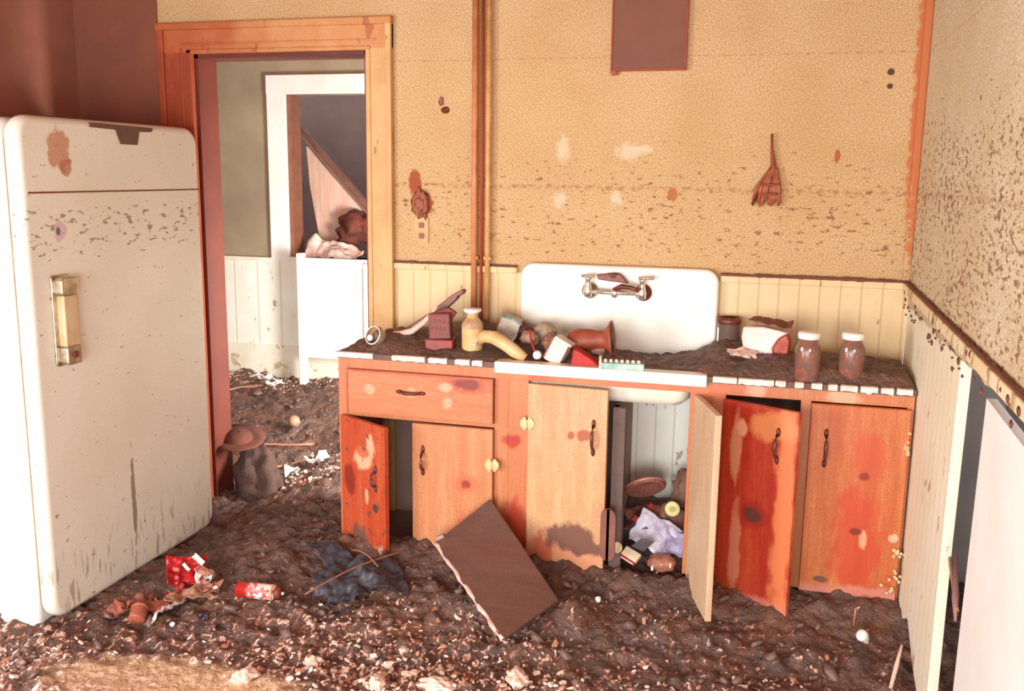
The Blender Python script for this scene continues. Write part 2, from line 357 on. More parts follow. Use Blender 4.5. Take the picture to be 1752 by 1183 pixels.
# ------------------------------------------------------------------ the room shell
H = 2.42
DX0, DX1, DZ = -.86, -.03, 2.10           # doorway in the back wall
bm = boxes((-1.5, DX0, 0, .14, -.1, H), (DX1, 2.28, 0, .14, 1.2, H), (DX0, DX1, 0, .14, DZ, H))
struct('wall_back', bm, M_wall)
struct('wall_back_left_shade', boxes((-1.46, -1.03, -.006, 0, -.1, H)), plain('board_shade_brown', (140, 80, 56), (124, 72, 54), 4, .85))  # added sheet; its brown paints in the shade behind the refrigerator
bm = boxes((DX1, 2.125, -.004, .14, -.1, 1.2))
struct('wall_back_wainscot', bm, M_wains)
struct('wall_left', boxes((-1.6, -1.46, -2.6, .14, -.1, H), (-1.6, -1.46, -4.2, -4.0, -.1, H), (-1.6, -1.46, -4.0, -2.6, -.1, .4), (-1.6, -1.46, -4.0, -2.6, 1.75, H)), M_wall_l)
struct('added_window', boxes((-1.6, -1.44, -2.66, -2.6, .4, 1.75), (-1.6, -1.44, -4.0, -3.94, .4, 1.75), (-1.6, -1.44, -4.0, -2.6, 1.69, 1.75), (-1.6, -1.42, -4.0, -2.6, .38, .43)), M_case, bevel=.004)  # unseen opening and frame, added to give the left fill lamp a way in
# right wall: papered part above the rail with a torn lower edge; beadboard panel; open cavity; plain sheeting
ys = [0-.0 - i*.06 for i in range(37)]
low = [(y, 1.135+.012*noise.noise(Vector((y*9, 0, 0)))+.006*y*0) for y in ys]
poly = [(0.0, H)]+[(y, z) for y, z in low]+[(ys[-1], H)]
struct('wall_right', prismx(poly, 2.125, 2.16), M_wall_r)
poly = [(0, 1.14), (0, .08), (-.42, .08), (-.62, .18), (-.80, .10), (-1.03, .04), (-1.06, .10), (-1.055, .62), (-1.075, 1.128)]
struct('wall_right_wainscot', prismx(poly, 2.127, 2.155), M_wains_r)
struct('wall_cavity', boxes((2.5, 2.53, -3.2, .14, -.1, 1.25), (2.16, 2.5, .02, .14, -.1, 1.25)), M_darkg)
bm = prismx([(-1.40, 1.10), (-1.375, .5), (-1.36, -.08), (-2.2, -.08), (-2.2, 1.06)], 2.128, 2.15)
struct('wall_right_panel', bm, M_white_clean)
struct('unseen_low_ceiling', boxes((-1.6, 2.2, -4.2, .2, H, H+.08), (-2.9, 1.3, .2, 2.2, H, H+.08)), M_ceil)  # unseen; kept low and rust tinted to shade and redden the upper walls
struct('added_wall_rear', boxes((-1.6, -1.25, -4.3, -4.2, -.1, H), (2.15, 2.6, -4.3, -4.2, -.1, H), (-1.25, 2.15, -4.3, -4.2, 2.02, H)), M_wall_l)  # unseen; header and sides added so outdoor light enters low
struct('floor', boxes((-2.8, 2.6, -4.4, 2.4, -.2, -.12)), M_floorwood)
# far room
FY = 2.1
OX0, OX1, OZ0, OZ1 = -1.555, -.72, 1.02, 2.10
bm = boxes((-2.8, OX0, FY, FY+.12, -.1, H), (OX1, 1.2, FY, FY+.12, -.1, H), (OX0, OX1, FY, FY+.12, OZ1, H))
struct('wall_far', bm, M_wall_far)
struct('wall_far_wainscot', boxes((-2.8, 1.2, FY-.02, FY, .36, 1.0), (OX0, OX1, FY, FY+.12, -.1, OZ0)), M_wains_far)
struct('wall_far_left', boxes((-2.9, -2.8, .14, 2.4, -.1, H)), M_wall_far)
struct('wall_far_right', boxes((1.2, 1.3, .14, 2.4, -.1, H)), M_wall_far)
struct('baseboard_far', boxes((-2.8, 1.2, FY-.035, FY, .10, .40)), M_white, bevel=.004)
struct('trim_4', boxes((-2.8, OX0-.13, FY-.035, FY, .985, 1.012)), M_white, bevel=.004)
w1 = tag(mk('window_1', boxes((OX0-.135, OX0, FY-.03, FY, 1.0, OZ1), (OX1, OX1+.13, FY-.03, FY, 1.0, OZ1), (OX0-.135, OX1+.13, FY-.035, FY, OZ1, OZ1+.125)), M_white_clean, bevel=.004), kind='structure')
mk('window_jamb', boxes((OX0, OX0+.03, FY+.0, FY+.13, OZ0, OZ1)), plain('jamb_brown', (146, 92, 66), (126, 80, 62)), w1)
mk('window_sill', boxes((OX0, OX1, FY-.03, FY+.12, OZ0-.02, OZ0)), M_white_clean, w1, bevel=.004)
struct('wall_beyond_window', boxes((-3.0, .4, 4.0, 4.1, .3, H), (-3.0, -2.9, FY+.2, 4.0, .3, H), (.4, .5, FY+.2, 4.0, .3, H), (-3.0, .5, FY+.12, 4.1, .8, .84)), M_dark)

# doorway casing on the back wall: profiled boards, left leg and head stained, jamb lining
tr = tag(mk('trim_1', boxes((DX1-.005, DX1+.105, -.022, 0, -.1, DZ+.005)), M_case, bevel=.004), kind='structure')
for nm, bx_, mt in (('back_band', (DX1+.082, DX1+.108, -.034, 0, -.1, DZ+.123), M_case), ('inner_bead', (DX1-.008, DX1+.014, -.028, -.005, -.1, DZ+.012), M_case)):
    mk(nm, boxes(bx_), mt, tr, bevel=.005)
tr = tag(mk('trim_2', boxes((DX0-.15, DX0+.005, -.022, 0, -.1, DZ+.005)), M_case_red, bevel=.004), kind='structure')
for bx_ in ((DX0-.162, DX0-.13, -.034, 0, -.1, DZ+.123), (DX0-.02, DX0+.008, -.03, -.005, -.1, DZ+.012), (DX0-.052, DX0-.04, -.027, -.005, -.1, DZ+.02)):
    mk('casing_moulding', boxes(bx_), M_case_red, tr, bevel=.005)
hd = casing_mat('casing_head', (208, 138, 84), (216, 160, 104), True)
tr = tag(mk('trim_3', boxes((DX0-.162, DX1+.108, -.022, 0, DZ-.003, DZ+.10)), hd, bevel=.004), kind='structure')
for bx_ in ((DX0-.165, DX1+.110, -.036, 0, DZ+.095, DZ+.125), (DX0-.02, DX1+.014, -.03, -.005, DZ-.006, DZ+.012), (DX0-.05, DX1+.04, -.027, -.005, DZ+.03, DZ+.04)):
    mk('head_moulding', boxes(bx_), hd, tr, bevel=.005)
struct('door_1', boxes((DX0, DX0+.022, -.002, .142, -.1, DZ), (DX1-.022, DX1, -.002, .142, -.1, DZ), (DX0, DX1, -.002, .142, DZ-.022, DZ)), plain('jamb_red', (112, 44, 26), (98, 38, 24), 6, .6))
# chair rail
struct('trim_5', boxes((DX1+.108, .62, -.022, 0, 1.195, 1.222), (1.44, 2.125, -.022, 0, 1.195, 1.222)), M_wains, bevel=.005)
soil = plain('mud_on_ledge', (122, 66, 44), (104, 60, 44), 20, .7)
bm = bmesh.new()
def ledge(p0, p1, n=60, rr=.005):
    tube([Vector(p0).lerp(Vector(p1), i/n)+Vector((0, 0, .003*noise.noise(Vector((i*.7, p0[0]*5, 0))))) for i in range(n+1)],
         [rr*(1+.7*noise.noise(Vector((i*.45, 3, p0[0])))) for i in range(n+1)], 6, bm)
ledge((DX1+.11, -.016, 1.226), (.62, -.016, 1.226)); ledge((1.44, -.016, 1.226), (2.11, -.016, 1.226), rr=.007)
ledge((2.11, -.016, 1.226), (2.112, -2.1, 1.18), 120, .006)
tag(mk('silt_line', bm, soil, smooth=True), 'thin crust of brown silt lying along the top of the chair rail', 'dirt', kind='stuff')
struct('trim_6', prismx([(0, 1.222), (-2.1, 1.18), (-2.1, 1.145), (0, 1.19)], 2.10, 2.125), wains('rail_cream', (238, 224, 184), (226, 200, 150), (150, 100, 60), .5, 1, .1), bevel=.004)
bm = bmesh.new()
for k in range(46):
    y = -.05-random.random()*1.95; z = 1.165+random.uniform(-.045, .035)+y*.01
    lathe([(.0, -.004), (random.uniform(.004, .012), 0), (0, .005)], 7, bm, Matrix.Translation((2.10, y, z)) @ Matrix.Rotation(R(90), 4, 'Y') @ Matrix.Scale(random.uniform(.5, 2), 4, (0, 1, 0)), False)
tag(mk('mud_spatter', bm, soil, smooth=True), 'scattered brown mud spatter stuck on the right wall rail', 'dirt', kind='stuff')
# corner strip, carrying the shade band painted into the wall material
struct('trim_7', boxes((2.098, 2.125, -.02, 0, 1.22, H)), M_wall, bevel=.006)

# dark panel hanging at the top of the wall
p = thing('flue_cover_panel', (1.125, -.012, 2.0), 'dark brown rectangular flue cover board high on the papered wall', 'panel')
mk('board', boxes((-.137, .142, -.01, .01, 0, .7)), M_panelbrown, p, bevel=.002)
mk('edge_strip', boxes((-.141, -.135, -.014, .012, 0, .7), (-.141, .146, -.014, .012, -.005, .001), (.141, .146, -.014, .012, 0, .7)), plain('red_rust_edge', (168, 62, 40)), p)
mk('torn_corner', blob(.016, 3, .4, 2, (1, .3, .8)), plain('red_rust_paper', (176, 84, 52)), p, loc=(-.128, -.006, -.01))

# pipes
for x, rr, m, lab in ((.440, .013, M_pipe, 'thicker rust red vertical pipe running up the wall, left one of the pair'), (.497, .011, M_pipe2, 'thinner cream painted vertical pipe, right one of the pair beside the red pipe')):
    t = thing('wall_pipe', (x, -.03, .9), lab, 'pipe', 'vertical pipes between doorway and sink')
    mk('pipe', tube([(0, 0, 0), (0, 0, H-.9)], rr, 16), m, t, smooth=True)
    for z in (.35, 1.4): mk('pipe_clip', boxes((-rr-.004, rr+.004, -.006, .03, z, z+.012)), m, t)
t = thing('wall_pipe', (.468, -.022, .9), 'slim red brown conduit squeezed between the two larger wall pipes', 'pipe', 'vertical pipes between doorway and sink')
mk('pipe', tube([(0, 0, 0), (0, 0, H-.9)], .007, 12), M_case_red, t, smooth=True)

# outlet plate and small whisk hanging on the wall
o = thing('outlet_plate', (.2, -.003, 1.36), 'small tan electrical outlet plate low on the wall under a brown stain', 'outlet')
mk('plate', prism(rrect(-.03, .03, -.055, .055, .006, 3), -.005, 0), M_case, o)
for z in (-.022, .022): mk('socket', prism(rrect(-.012, .012, z-.012, z+.012, .006, 4), -.008, -.004), M_bronze, o)
o = thing('rag_scrap', (.2, -.012, 1.47), 'brown muddy scrap of pulp stuck to the wall above the outlet', 'rag')
mk('scrap', blob(.038, 11, .5, 4, (.8, .25, 1.4), 2.6), plain('scrap_red', (164, 92, 60), (140, 76, 50), 40), o, smooth=True)
o = thing('rusty_bracket', (.303, -.004, 1.853), 'tiny rusty hook left on the bare wall right of the doorway', 'hook')
mk('hook', blob(.014, 2, .4, 2, (1.2, .6, .8)), M_bronze, o); mk('hook_plate', boxes((-.022, -.008, -.002, .003, .02, .05)), M_bronze, o)
o = thing('whisk_broom', (1.6, -.02, 1.62), 'rust brown whisk broom hanging by its handle on the papered wall', 'broom')
wbm = plain('whisk_rust', (158, 74, 46), (132, 62, 42), 50, .7); wbl = plain('whisk_rust_pale', (186, 110, 70), (150, 76, 50), 50, .7)
mk('handle', tube([(0, 0, .14), (.004, 0, .08), (.012, 0, .02), (.02, 0, -.03)], [.004, .006, .010, .012], 8), wbm, o, smooth=True)
bm = bmesh.new()
for k in range(46):
    s = k/45*2-1; x = s*.052+random.uniform(-.004, .004); zb = -.115+.012*math.cos(s*9)+random.uniform(-.006, .004); yo = random.uniform(-.012, .008)
    tube([(.013+s*.014, yo*.3, .03-abs(s)*.02), (x*.85-.004, yo, -.06), (x-.008, yo, zb)], [.004, .006, .0045], 6, bm)
mk('bristles', bm, wbl, o, smooth=True)
mk('binding', tube(arc((-.026, -.014, -.05), (.042, -.014, -.045), (0, -.006, 0)), .004, 8), wbm, o, smooth=True)
mk('binding', tube(arc((-.035, -.014, -.085), (.036, -.014, -.08), (0, -.006, 0)), .004, 8), wbm, o, smooth=True)

# ------------------------------------------------------------------ base cabinet
cabt = thing('base_cabinet', (0, 0, 0), 'long knotty pine base cabinet with sagging doors under the sink counter', 'cabinet')
Y0 = -.41
fr = boxes((0, .042, Y0, Y0+.02, .10, .88), (.645, .70, Y0, Y0+.02, .10, .84), (.70, .778, Y0, Y0+.02, .10, .84), (1.375, 1.50, Y0, Y0+.02, .10, .84), (1.755, 1.79, Y0, Y0+.02, .10, .84), (2.10, 2.122, Y0, Y0+.02, .10, .84),
           (.042, 2.122, Y0, Y0+.02, .838, .88), (.042, .645, Y0, Y0+.02, .645, .662), (.042, .645, Y0, Y0+.02, .118, .135), (.778, 1.09, Y0, Y0+.02, .118, .135), (1.375, 2.122, Y0, Y0+.02, .135, .15))
mk('face_frame', fr, M_frame, cabt, bevel=.0015)
mk('side_panel', boxes((0, .018, Y0+.02, -.002, .06, .88)), M_side, cabt)
mk('side_panel', boxes((2.10, 2.12, Y0+.02, -.002, .06, .88)), M_side, cabt)
for x in (.69, 1.10, 1.43, 1.77): mk('partition', boxes((x, x+.018, Y0+.02, -.003, .06, .875 if x < .65 or x > 1.42 else .76)), M_inner, cabt)
mk('partition_post', boxes((1.10, 1.145, Y0+.0, Y0+.05, .06, .76)), plain('post_brown', (104, 78, 66), (88, 68, 60)), cabt)
mk('back_panel', boxes((.018, 1.10, -.012, -.003, .06, .76), (1.45, 2.1, -.012, -.003, .06, .87)), M_inner, cabt)
mk('white_back_board', boxes((1.118, 1.43, -.014, -.004, .118, .80)), M_wains_w, cabt)
mk('bottom_shelf', boxes((.018, 2.10, Y0+.02, -.014, .10, .118)), M_inner, cabt)
mk('toe_board', boxes((.0, 2.12, Y0+.05, Y0+.065, -.1, .10)), M_inner, cabt)

def pull(parent, x, z, vert=True, L=.085, mat=M_bronze, th=.022):
    y = -th/2
    h = mk('handle', bmesh.new(), mat, parent, loc=(x, y, z), smooth=True)
    bm = bmesh.new(); a = L/2
    pts = [(0, 0, a), (0, -.012, a-.008), (0, -.022, a*.5), (0, -.024, 0), (0, -.022, -a*.5), (0, -.012, -a+.008), (0, 0, -a)]
    if not vert: pts = [(q[2], q[1], 0) for q in pts]
    tube(pts, [.0045, .005, .006, .0065, .006, .005, .0045], 10, bm)
    for s in (-1, 1):
        c = (0, -.001, s*a*1.08) if vert else (s*a*1.08, -.001, 0)
        lathe([(.002, -.003), (.011, -.001), (.008, .004), (.001, .006)], 12, bm, Matrix.Translation(c) @ Matrix.Rotation(R(90), 4, 'X') @ Matrix.Diagonal((.75, 1.5, 1, 1) if vert else (1.5, .75, 1, 1)), True)
    bmesh.ops.recalc_face_normals(bm, faces=bm.faces); bm.to_mesh(h.data); bm.free()
    for p_ in h.data.polygons: p_.use_smooth = True
    return h
def hinge(parent, x, z):
    """butterfly hinge with two scalloped leaves"""
    bm = bmesh.new()
    for s in (-1, 1):
        pts = []
        for k in range(20):
            a = 2*math.pi*k/20; rr = 1+.18*math.cos(3*a)
            pts.append((s*.014+.012*rr*math.cos(a)*s, .024*rr*math.sin(a)))
        q = [bm.verts.new((px_, -.018, pz)) for px_, pz in pts]; q2 = [bm.verts.new((px_, -.008, pz)) for px_, pz in pts]
        bm.faces.new(q); bm.faces.new(q2[::-1])
        for i in range(20): bm.faces.new((q[i], q[(i+1) % 20], q2[(i+1) % 20], q2[i]))
    tube([(0, -.019, -.016), (0, -.019, .016)], .004, 8, bm)
    return mk('hinge', bm, M_brass, parent, loc=(x, 0, z))
def cdoor(hx, wd, z0, z1, mat, ang, left=True, name='door', y=Y0, label=None):
    """door slab; x runs away from the hinge for left-hung doors, towards it for right-hung ones"""
    h = z1-z0
    s = 1 if left else -1
    d = mk(name, boxes((0, s*wd, -.011, .011, 0, h)) if left else boxes((-wd, 0, -.011, .011, 0, h)), mat, cabt, loc=(hx, y-.012, z0), rot=(0, 0, R(ang)), bevel=.003)
    if label: d['label'] = label
    return d
d = mk('drawer', boxes((0, .60, -.011, .011, 0, .176)), M_drawer, cabt, loc=(.044, Y0-.012, .663), bevel=.003)
hnd = pull(d, .27, .10, False, .085)
mk('drawer_lip', boxes((.0, .60, -.014, -.010, .168, .176), (0, .006, -.014, -.010, 0, .168)), M_side, d)
mk('drawer_box', boxes((.02, .58, .012, .36, .01, .15)), M_inner, d)
d1 = cdoor(.02, .285, .10, .652, M_d1, -30, label='red orange pine door hanging open at the left'); pull(d1, .23, .34, True, .07, plain('dark_pull', (92, 58, 50)))
mk('knot_hole', lathe([(.018, 0), (.016, -.004), (.004, -.005)], 14), plain('soot', (84, 62, 54)), d1, loc=(.225, -.0115, .22), rot=(R(90), 0, 0))
d2 = cdoor(.318, .327, .135, .642, M_d2, 0, label='tan pine door, closed'); pull(d2, .045, .36, True, .085)
hinge(d2, .327, .37)
d3 = cdoor(.782, .305, .10, .833, M_d3, -4, label='pale pine door with a mud patch at its foot'); pull(d3, .255, .55, True, .1)
hinge(d3, 0, .58)
d4 = cdoor(1.40, .30, .115, .835, M_d4, 108, False, label='pale yellow pine door swung wide open')
d5 = cdoor(1.498, .285, .10, .828, M_d5, -27, label='deep red pine door half open'); pull(d5, .215, .60, True, .09)
d6 = cdoor(1.79, .322, .150, .835, M_d6, 0, label='orange pine door at the right end'); pull(d6, .055, .53, True, .1)

# counter: continuous worktop round the sink
ct = thing('countertop', (0, 0, 0), 'mud covered countertop with a worn white metal edge around the sink', 'countertop')
mk('worktop', boxes((-.005, .648, Y0-.012, -.002, .88, .902), (1.432, 2.122, Y0-.012, -.002, .88, .902), (.648, 1.432, -.03, -.002, .88, .902)), M_counter, ct)
def edging(x0, x1, wob=0):
    n = max(2, int((x1-x0)/.012)); bm = bmesh.new(); rows = []
    for i in range(n+1):
        x = x0+(x1-x0)*i/n; k = wob*noise.noise(Vector((x*40, 1, 0))); k2 = wob*noise.noise(Vector((x*55, 9, 0)))
        y = Y0-.014
        rows.append([bm.verts.new(q) for q in ((x, y+.012, .905+k*.3), (x, y-.004, .904+k*.5), (x, y-.007, .899+k), (x, y-.004, .884+k2), (x, y+.012, .884+k2))])
    for a, b in zip(rows, rows[1:]):
        for i in range(5): bm.faces.new((a[i], a[(i+1) % 5], b[(i+1) % 5], b[i]))
    bm.faces.new(rows[0]); bm.faces.new(rows[-1])
    return bm
for x0, x1, wb in ((-.005, .155, .002), (.235, .37, .005), (.385, .46, .008), (.492, .55, .008), (.56, .60, .01), (1.452, 1.535, .002), (1.54, 1.66, .006), (1.665, 1.70, .01), (1.73, 1.76, .012), (1.785, 1.82, .012), (1.84, 1.87, .012), (1.88, 1.935, .01), (1.945, 2.0, .012), (2.01, 2.05, .012), (2.06, 2.11, .012)):
    mk('metal_edging', edging(x0, x1, wb), M_steeledge, ct)

# sink
sk = thing('kitchen_sink', (1.04, 0, .9), 'white porcelain wall sink with tall rounded backsplash', 'sink')
mk('backsplash', prism(rrect(-.397, .397, -.02, .345, .055, 8, (1, 1, 0, 0)), -.045, -.004), M_porc, sk, bevel=.012, seg=4)
mk('rim', boxes((-.392, .392, Y0-.022, Y0+.035, -.036, .008), (-.392, -.34, Y0, -.03, -.012, .006), (.34, .392, Y0, -.03, -.012, .006)), M_porc, sk, bevel=.005, seg=3)
bm = bmesh.new(); rows = []
for k, (ins, z) in enumerate(((0, -.005), (.004, -.06), (.012, -.10), (.04, -.125), (.09, -.132))):
    pts = rrect(-.30+ins, .34-ins, Y0+.02+ins*.6, -.04-ins*.6, .05)
    rows.append([bm.verts.new((x, y, z)) for x, y in pts])
for a, b in zip(rows, rows[1:]):
    for i in range(len(a)): bm.faces.new((a[i], a[(i+1) % len(a)], b[(i+1) % len(a)], b[i]))
bm.faces.new(rows[-1])
mk('basin', bm, M_porc, sk, smooth=True)
# faucet
fc = thing('wall_faucet', (1.04, -.05, 1.145), 'chrome two-handle wall faucet on the sink backsplash', 'faucet')
for s in (-1, 1):
    mk('escutcheon', lathe([(.034, 0), (.033, .006), (.022, .014), (.013, .02), (.012, .045)], 24), M_bronze if s > 0 else M_chrome, fc, loc=(s*.107, .004, 0), rot=(R(90), 0, 0), smooth=True)
    mk('valve', lathe([(.004, -.026), (.016, -.022), (.018, 0), (.013, .02), (.010, .042), (.014, .046), (.012, .056), (.003, .058)], 18), M_chrome_b, fc, loc=(s*.107, -.045, .004), smooth=True)
    bm = bmesh.new(); cx = s*.107+(-.0 if s < 0 else .012)
    tube([(-.026, 0, 0), (.026 if s < 0 else .034, 0, 0)], .0065, 10, bm); tube([(0, -.022, 0), (0, .022, 0)], .0055, 10, bm)
    mk('cross_handle', bm, M_chrome_b, fc, loc=(cx, -.045, .062), smooth=True)
mk('body_bar', tube([(-.105, -.045, 0), (.105, -.045, 0)], .0085, 14), M_chrome_b, fc, smooth=True)
mk('centre_hub', lathe([(.006, -.02), (.014, -.014), (.015, .012), (.006, .018)], 16), M_chrome_b, fc, loc=(0, -.045, 0), smooth=True)
mk('spout', tube([(.0, -.05, .012), (.03, -.06, .028), (.07, -.075, .026), (.10, -.085, .018)], [.010, .010, .009, .008], 12), M_bronze, fc, smooth=True)
o = thing('soap_dish', (1.035, -.062, 1.20), 'brown rusty soap dish with a dark lump on the backsplash above the faucet', 'soap dish')
mk('dish', prism([(-.07, .012), (-.065, -.006), (-.02, -.012), (.03, -.016), (.055, -.02), (.035, .004), (.018, .018), (-.01, .02), (-.045, .014)], -.022, .012), M_bronze, o, bevel=.003)
mk('soap_lump', blob(.02, 8, .3, 3, (1.3, .8, .6)), plain('dark_lump', (96, 62, 52)), o, loc=(-.005, -.01, .010), smooth=True)

# ------------------------------------------------------------------ mud on the counter
def hfield(x0, x1, y0, y1, step, fn, base=-.02):
    nx, ny = int((x1-x0)/step), int((y1-y0)/step); bm = bmesh.new()
    g = [[bm.verts.new((x0+(x1-x0)*i/nx, y0+(y1-y0)*j/ny, fn(x0+(x1-x0)*i/nx, y0+(y1-y0)*j/ny))) for j in range(ny+1)] for i in range(nx+1)]
    for i in range(nx):
        for j in range(ny): bm.faces.new((g[i][j], g[i+1][j], g[i+1][j+1], g[i][j+1]))
    bd = [g[i][0] for i in range(nx+1)]+[g[nx][j] for j in range(1, ny+1)]+[g[i][ny] for i in range(nx-1, -1, -1)]+[g[0][j] for j in range(ny-1, 0, -1)]
    lo = [bm.verts.new((v.co.x, v.co.y, base)) for v in bd]
    for i in range(len(bd)): bm.faces.new((bd[i], lo[i], lo[(i+1) % len(bd)], bd[(i+1) % len(bd)]))
    return bm
def ss(a, b, x):
    t_ = max(0, min(1, (x-a)/(b-a))); return t_*t_*(3-2*t_)
def bump(x, y, cx, cy, rx, ry): return math.exp(-((x-cx)/rx)**2-((y-cy)/ry)**2)
def cmud(x, y):
    h = .012+.022*(fbm(x*9, y*9, 1, 4)+.35)+.012*fbm(x*34, y*34, 2, 3)
    h += .05*bump(x, y, .46, -.08, .16, .08)+.04*bump(x, y, .8, -.08, .16, .06)
    h += .035*bump(x, y, .3, -.15, .22, .16)+.03*bump(x, y, .16, -.25, .1, .12)+.02*bump(x, y, .55, -.12, .2, .1)+.055*bump(x, y, 1.48, -.10, .12, .14)+.035*bump(x, y, 1.9, -.2, .35, .2)+.02*bump(x, y, 1.7, -.25, .2, .2)
    insink = ss(.62, .68, x)*(1-ss(1.36, 1.44, x))
    h -= .012*insink
    fy = ss(Y0-.012, Y0+.05, y); fx = ss(-.004, .04, x)*(1-ss(2.10, 2.122, x)*.6)
    if insink > .3: fy = ss(Y0+.03, Y0+.06, y)
    return .897+max(.0, h)*fy*fx+.002
tag(mk('mud_layer', hfield(0, 2.12, Y0-.008, -.006, .008, cmud, .895), M_mudc, smooth=True), 'dark brown mud heaped over the whole countertop and sink bowl', 'mud', kind='stuff')

# ------------------------------------------------------------------ things on the counter
def cz(x, y, up=0): return (x, y, cmud(x, y)+up)
def gl(name, tint=(230, 214, 190), a=.35, rough=.1):
    t = NT(name); t.b.inputs['Base Color'].default_value = (*lin(tint), 1); t.b.inputs['Roughness'].default_value = rough
    t.b.inputs['Transmission Weight'].default_value = a; t.b.inputs['IOR'].default_value = 1.3; return t.m
M_glass = gl('dusty_glass', (236, 214, 186), .75); M_glassbrown = gl('muddy_glass', (120, 86, 70), .25, .12)
o = thing('glass_bowl', cz(.135, -.335, .018), 'small round clear glass bowl lying on its side at the left counter corner', 'bowl', rot=(R(68), 0, R(-20)))
mk('bowl', lathe([(.004, -.028), (.02, -.026), (.036, -.012), (.041, .008), (.037, .026), (.034, .026), (.037, .008), (.032, -.009), (.018, -.022), (.003, -.024)], 32), M_glass, o, smooth=True)
mk('rim', lathe([(.036, .024), (.039, .027), (.036, .031), (.033, .027), (.036, .024)], 32, caps=False), M_white, o, smooth=True)
mk('mud_inside', blob(.024, 4, .3, 2), M_mudclump, o, loc=(0, .004, -.002), smooth=True)
mk('lid_knob', lathe([(.003, 0), (.012, .002), (.014, .01), (.008, .018), (.002, .019)], 14), M_white_clean, o, loc=(-.006, -.012, .024), smooth=True)
o = thing('muddy_plank', (.30, -.19, 1.02), 'dark muddy wooden paddle leaning up towards the pipes over the counter mud', 'board')
mk('paddle', prism([(-.165, -.085), (-.12, -.06), (0, .018), (.10, .098), (.145, .125), (.155, .118), (.148, .105), (.128, .095), (.125, .085), (.06, .025), (-.03, -.03), (-.10, -.075), (-.15, -.092)], -.02, .02), wood('muddy_wood', (144, 88, 68), (128, 84, 72), axis='x'), o, bevel=.004)
o = thing('pale_curved_strip', (.30, -.25, .98), 'pale curved plastic strip lying under the muddy paddle', 'strip')
mk('strip', tube([(-.13, 0, -.022), (-.10, 0, -.022), (-.05, 0, -.008), (0, 0, .03), (.04, 0, .072), (.058, 0, .1)], [.011, .013, .013, .011, .009, .004], 12), plain('pale_plastic', (240, 206, 186), (226, 180, 156)), o, smooth=True)
redm = plain('red_tin_paint', (158, 52, 40), (128, 50, 42), 30, .45, dirt=.15)
o = thing('red_tin_box', (.39, -.30, .925), 'dark red tin box standing on a flat tin in front of the pipes', 'tin', rot=(0, 0, R(8)))
mk('base_tin', boxes((-.055, .055, -.04, .04, -.01, .035)), redm, o, bevel=.005)
mk('upper_box', boxes((-.04, .045, -.03, .03, .035, .135)), plain('red_tin_dark', (138, 58, 46), (112, 54, 46), 30, .5, dirt=.2), o, loc=(.002, 0, 0), rot=(0, R(-3), 0), bevel=.004)
lt = bmesh.new()
for zz, pat in ((.075, (-.03, -.015, 0, .016)), (.105, (-.022, -.004, .014))):
    for q in pat:
        tube([(q, -.032, zz-.008), (q+.001, -.032, zz+.008), (q+.007, -.032, zz+.007), (q+.008, -.032, zz-.006)], .0014, 6, lt)
tube([(-.036, -.032, .055), (-.036, -.032, .122), (.038, -.032, .122), (.038, -.032, .055), (-.036, -.032, .055)], .0012, 6, lt)
mk('printed_marks', lt, plain('faded_red_print', (206, 96, 76)), o)
mk('tin_lid', prism([(-.02, 0), (.04, .02), (.07, .0), (.05, -.03), (.01, -.02)], -.012, .012), plain('lid_red', (132, 52, 40), (110, 50, 40)), o, loc=(-.01, .02, .135), bevel=.003)
o = thing('mason_jar', cz(.52, -.30, -.004), 'tall tan cloudy jar with a white cap near the pipes', 'jar')
mk('glass', lathe([(.036, 0), (.041, .006), (.042, .09), (.040, .105), (.03, .122), (.022, .13), (.022, .145)], 28), M_tan, o, smooth=True)
mk('shoulder', lathe([(.0425, .088), (.041, .104), (.031, .121), (.025, .128)], 28, caps=False), plain('jar_haze', (206, 176, 130), (170, 120, 84), 22), o, smooth=True)
mk('lid', lathe([(.018, .145), (.03, .150), (.036, .158), (.034, .163), (.005, .165)], 24), M_white_clean, o, smooth=True)
o = thing('crumpled_carton', (.625, -.14, 1.0), 'whitish crumpled carton with a teal edge behind the tan hose', 'carton', rot=(R(8), R(22), R(15)))
bm = boxes((-.042, .042, -.03, .03, -.045, .035)); bmesh.ops.subdivide_edges(bm, edges=bm.edges, cuts=5, use_grid_fill=True)
for v in bm.verts: v.co += Vector((1, .5, 1))*.012*fbm(v.co.x*30, v.co.y*30, v.co.z*30, 2)
mk('carton', bm, plain('carton_white', (222, 214, 196), (200, 180, 156), 20), o)
mk('edge_fold', tube([(-.042, -.03, .034), (0, -.034, .042), (.044, -.03, .03)], .006, 8), plain('teal_print', (170, 196, 186), (90, 120, 112)), o, smooth=True)
o = thing('curved_hose', (.64, -.34, .93), 'thick tan curved length of hose drooping over the sink edge', 'hose')
mk('hose', tube([(-.085, .02, .038), (-.06, .015, .052), (-.02, 0, .052), (.03, -.01, .03), (.07, -.015, .004), (.11, -.02, -.018)], [.022, .025, .026, .026, .025, .018], 18), M_tan, o, smooth=True)
mk('hose_mouth', lathe([(.02, 0), (.027, .004), (.027, .012), (.018, .014)], 20), M_white, o, loc=(-.088, .022, .03), rot=(R(10), R(-70), 0), smooth=True)
o = thing('grey_ball_jar', (.78, -.17, .985), 'round grey dusty jar half sunk in the pile at the sink left', 'jar')
mk('globe', blob(.046, 6, .08, 4, (1, 1, .9)), plain('grey_dust', (186, 166, 142), (160, 132, 108), 40), o, smooth=True)
mk('neck', lathe([(.022, .0), (.024, .012), (.018, .02)], 18), plain('grey_dust_dark', (150, 118, 96)), o, loc=(-.03, -.03, -.03), rot=(R(60), R(-30), 0), smooth=True)
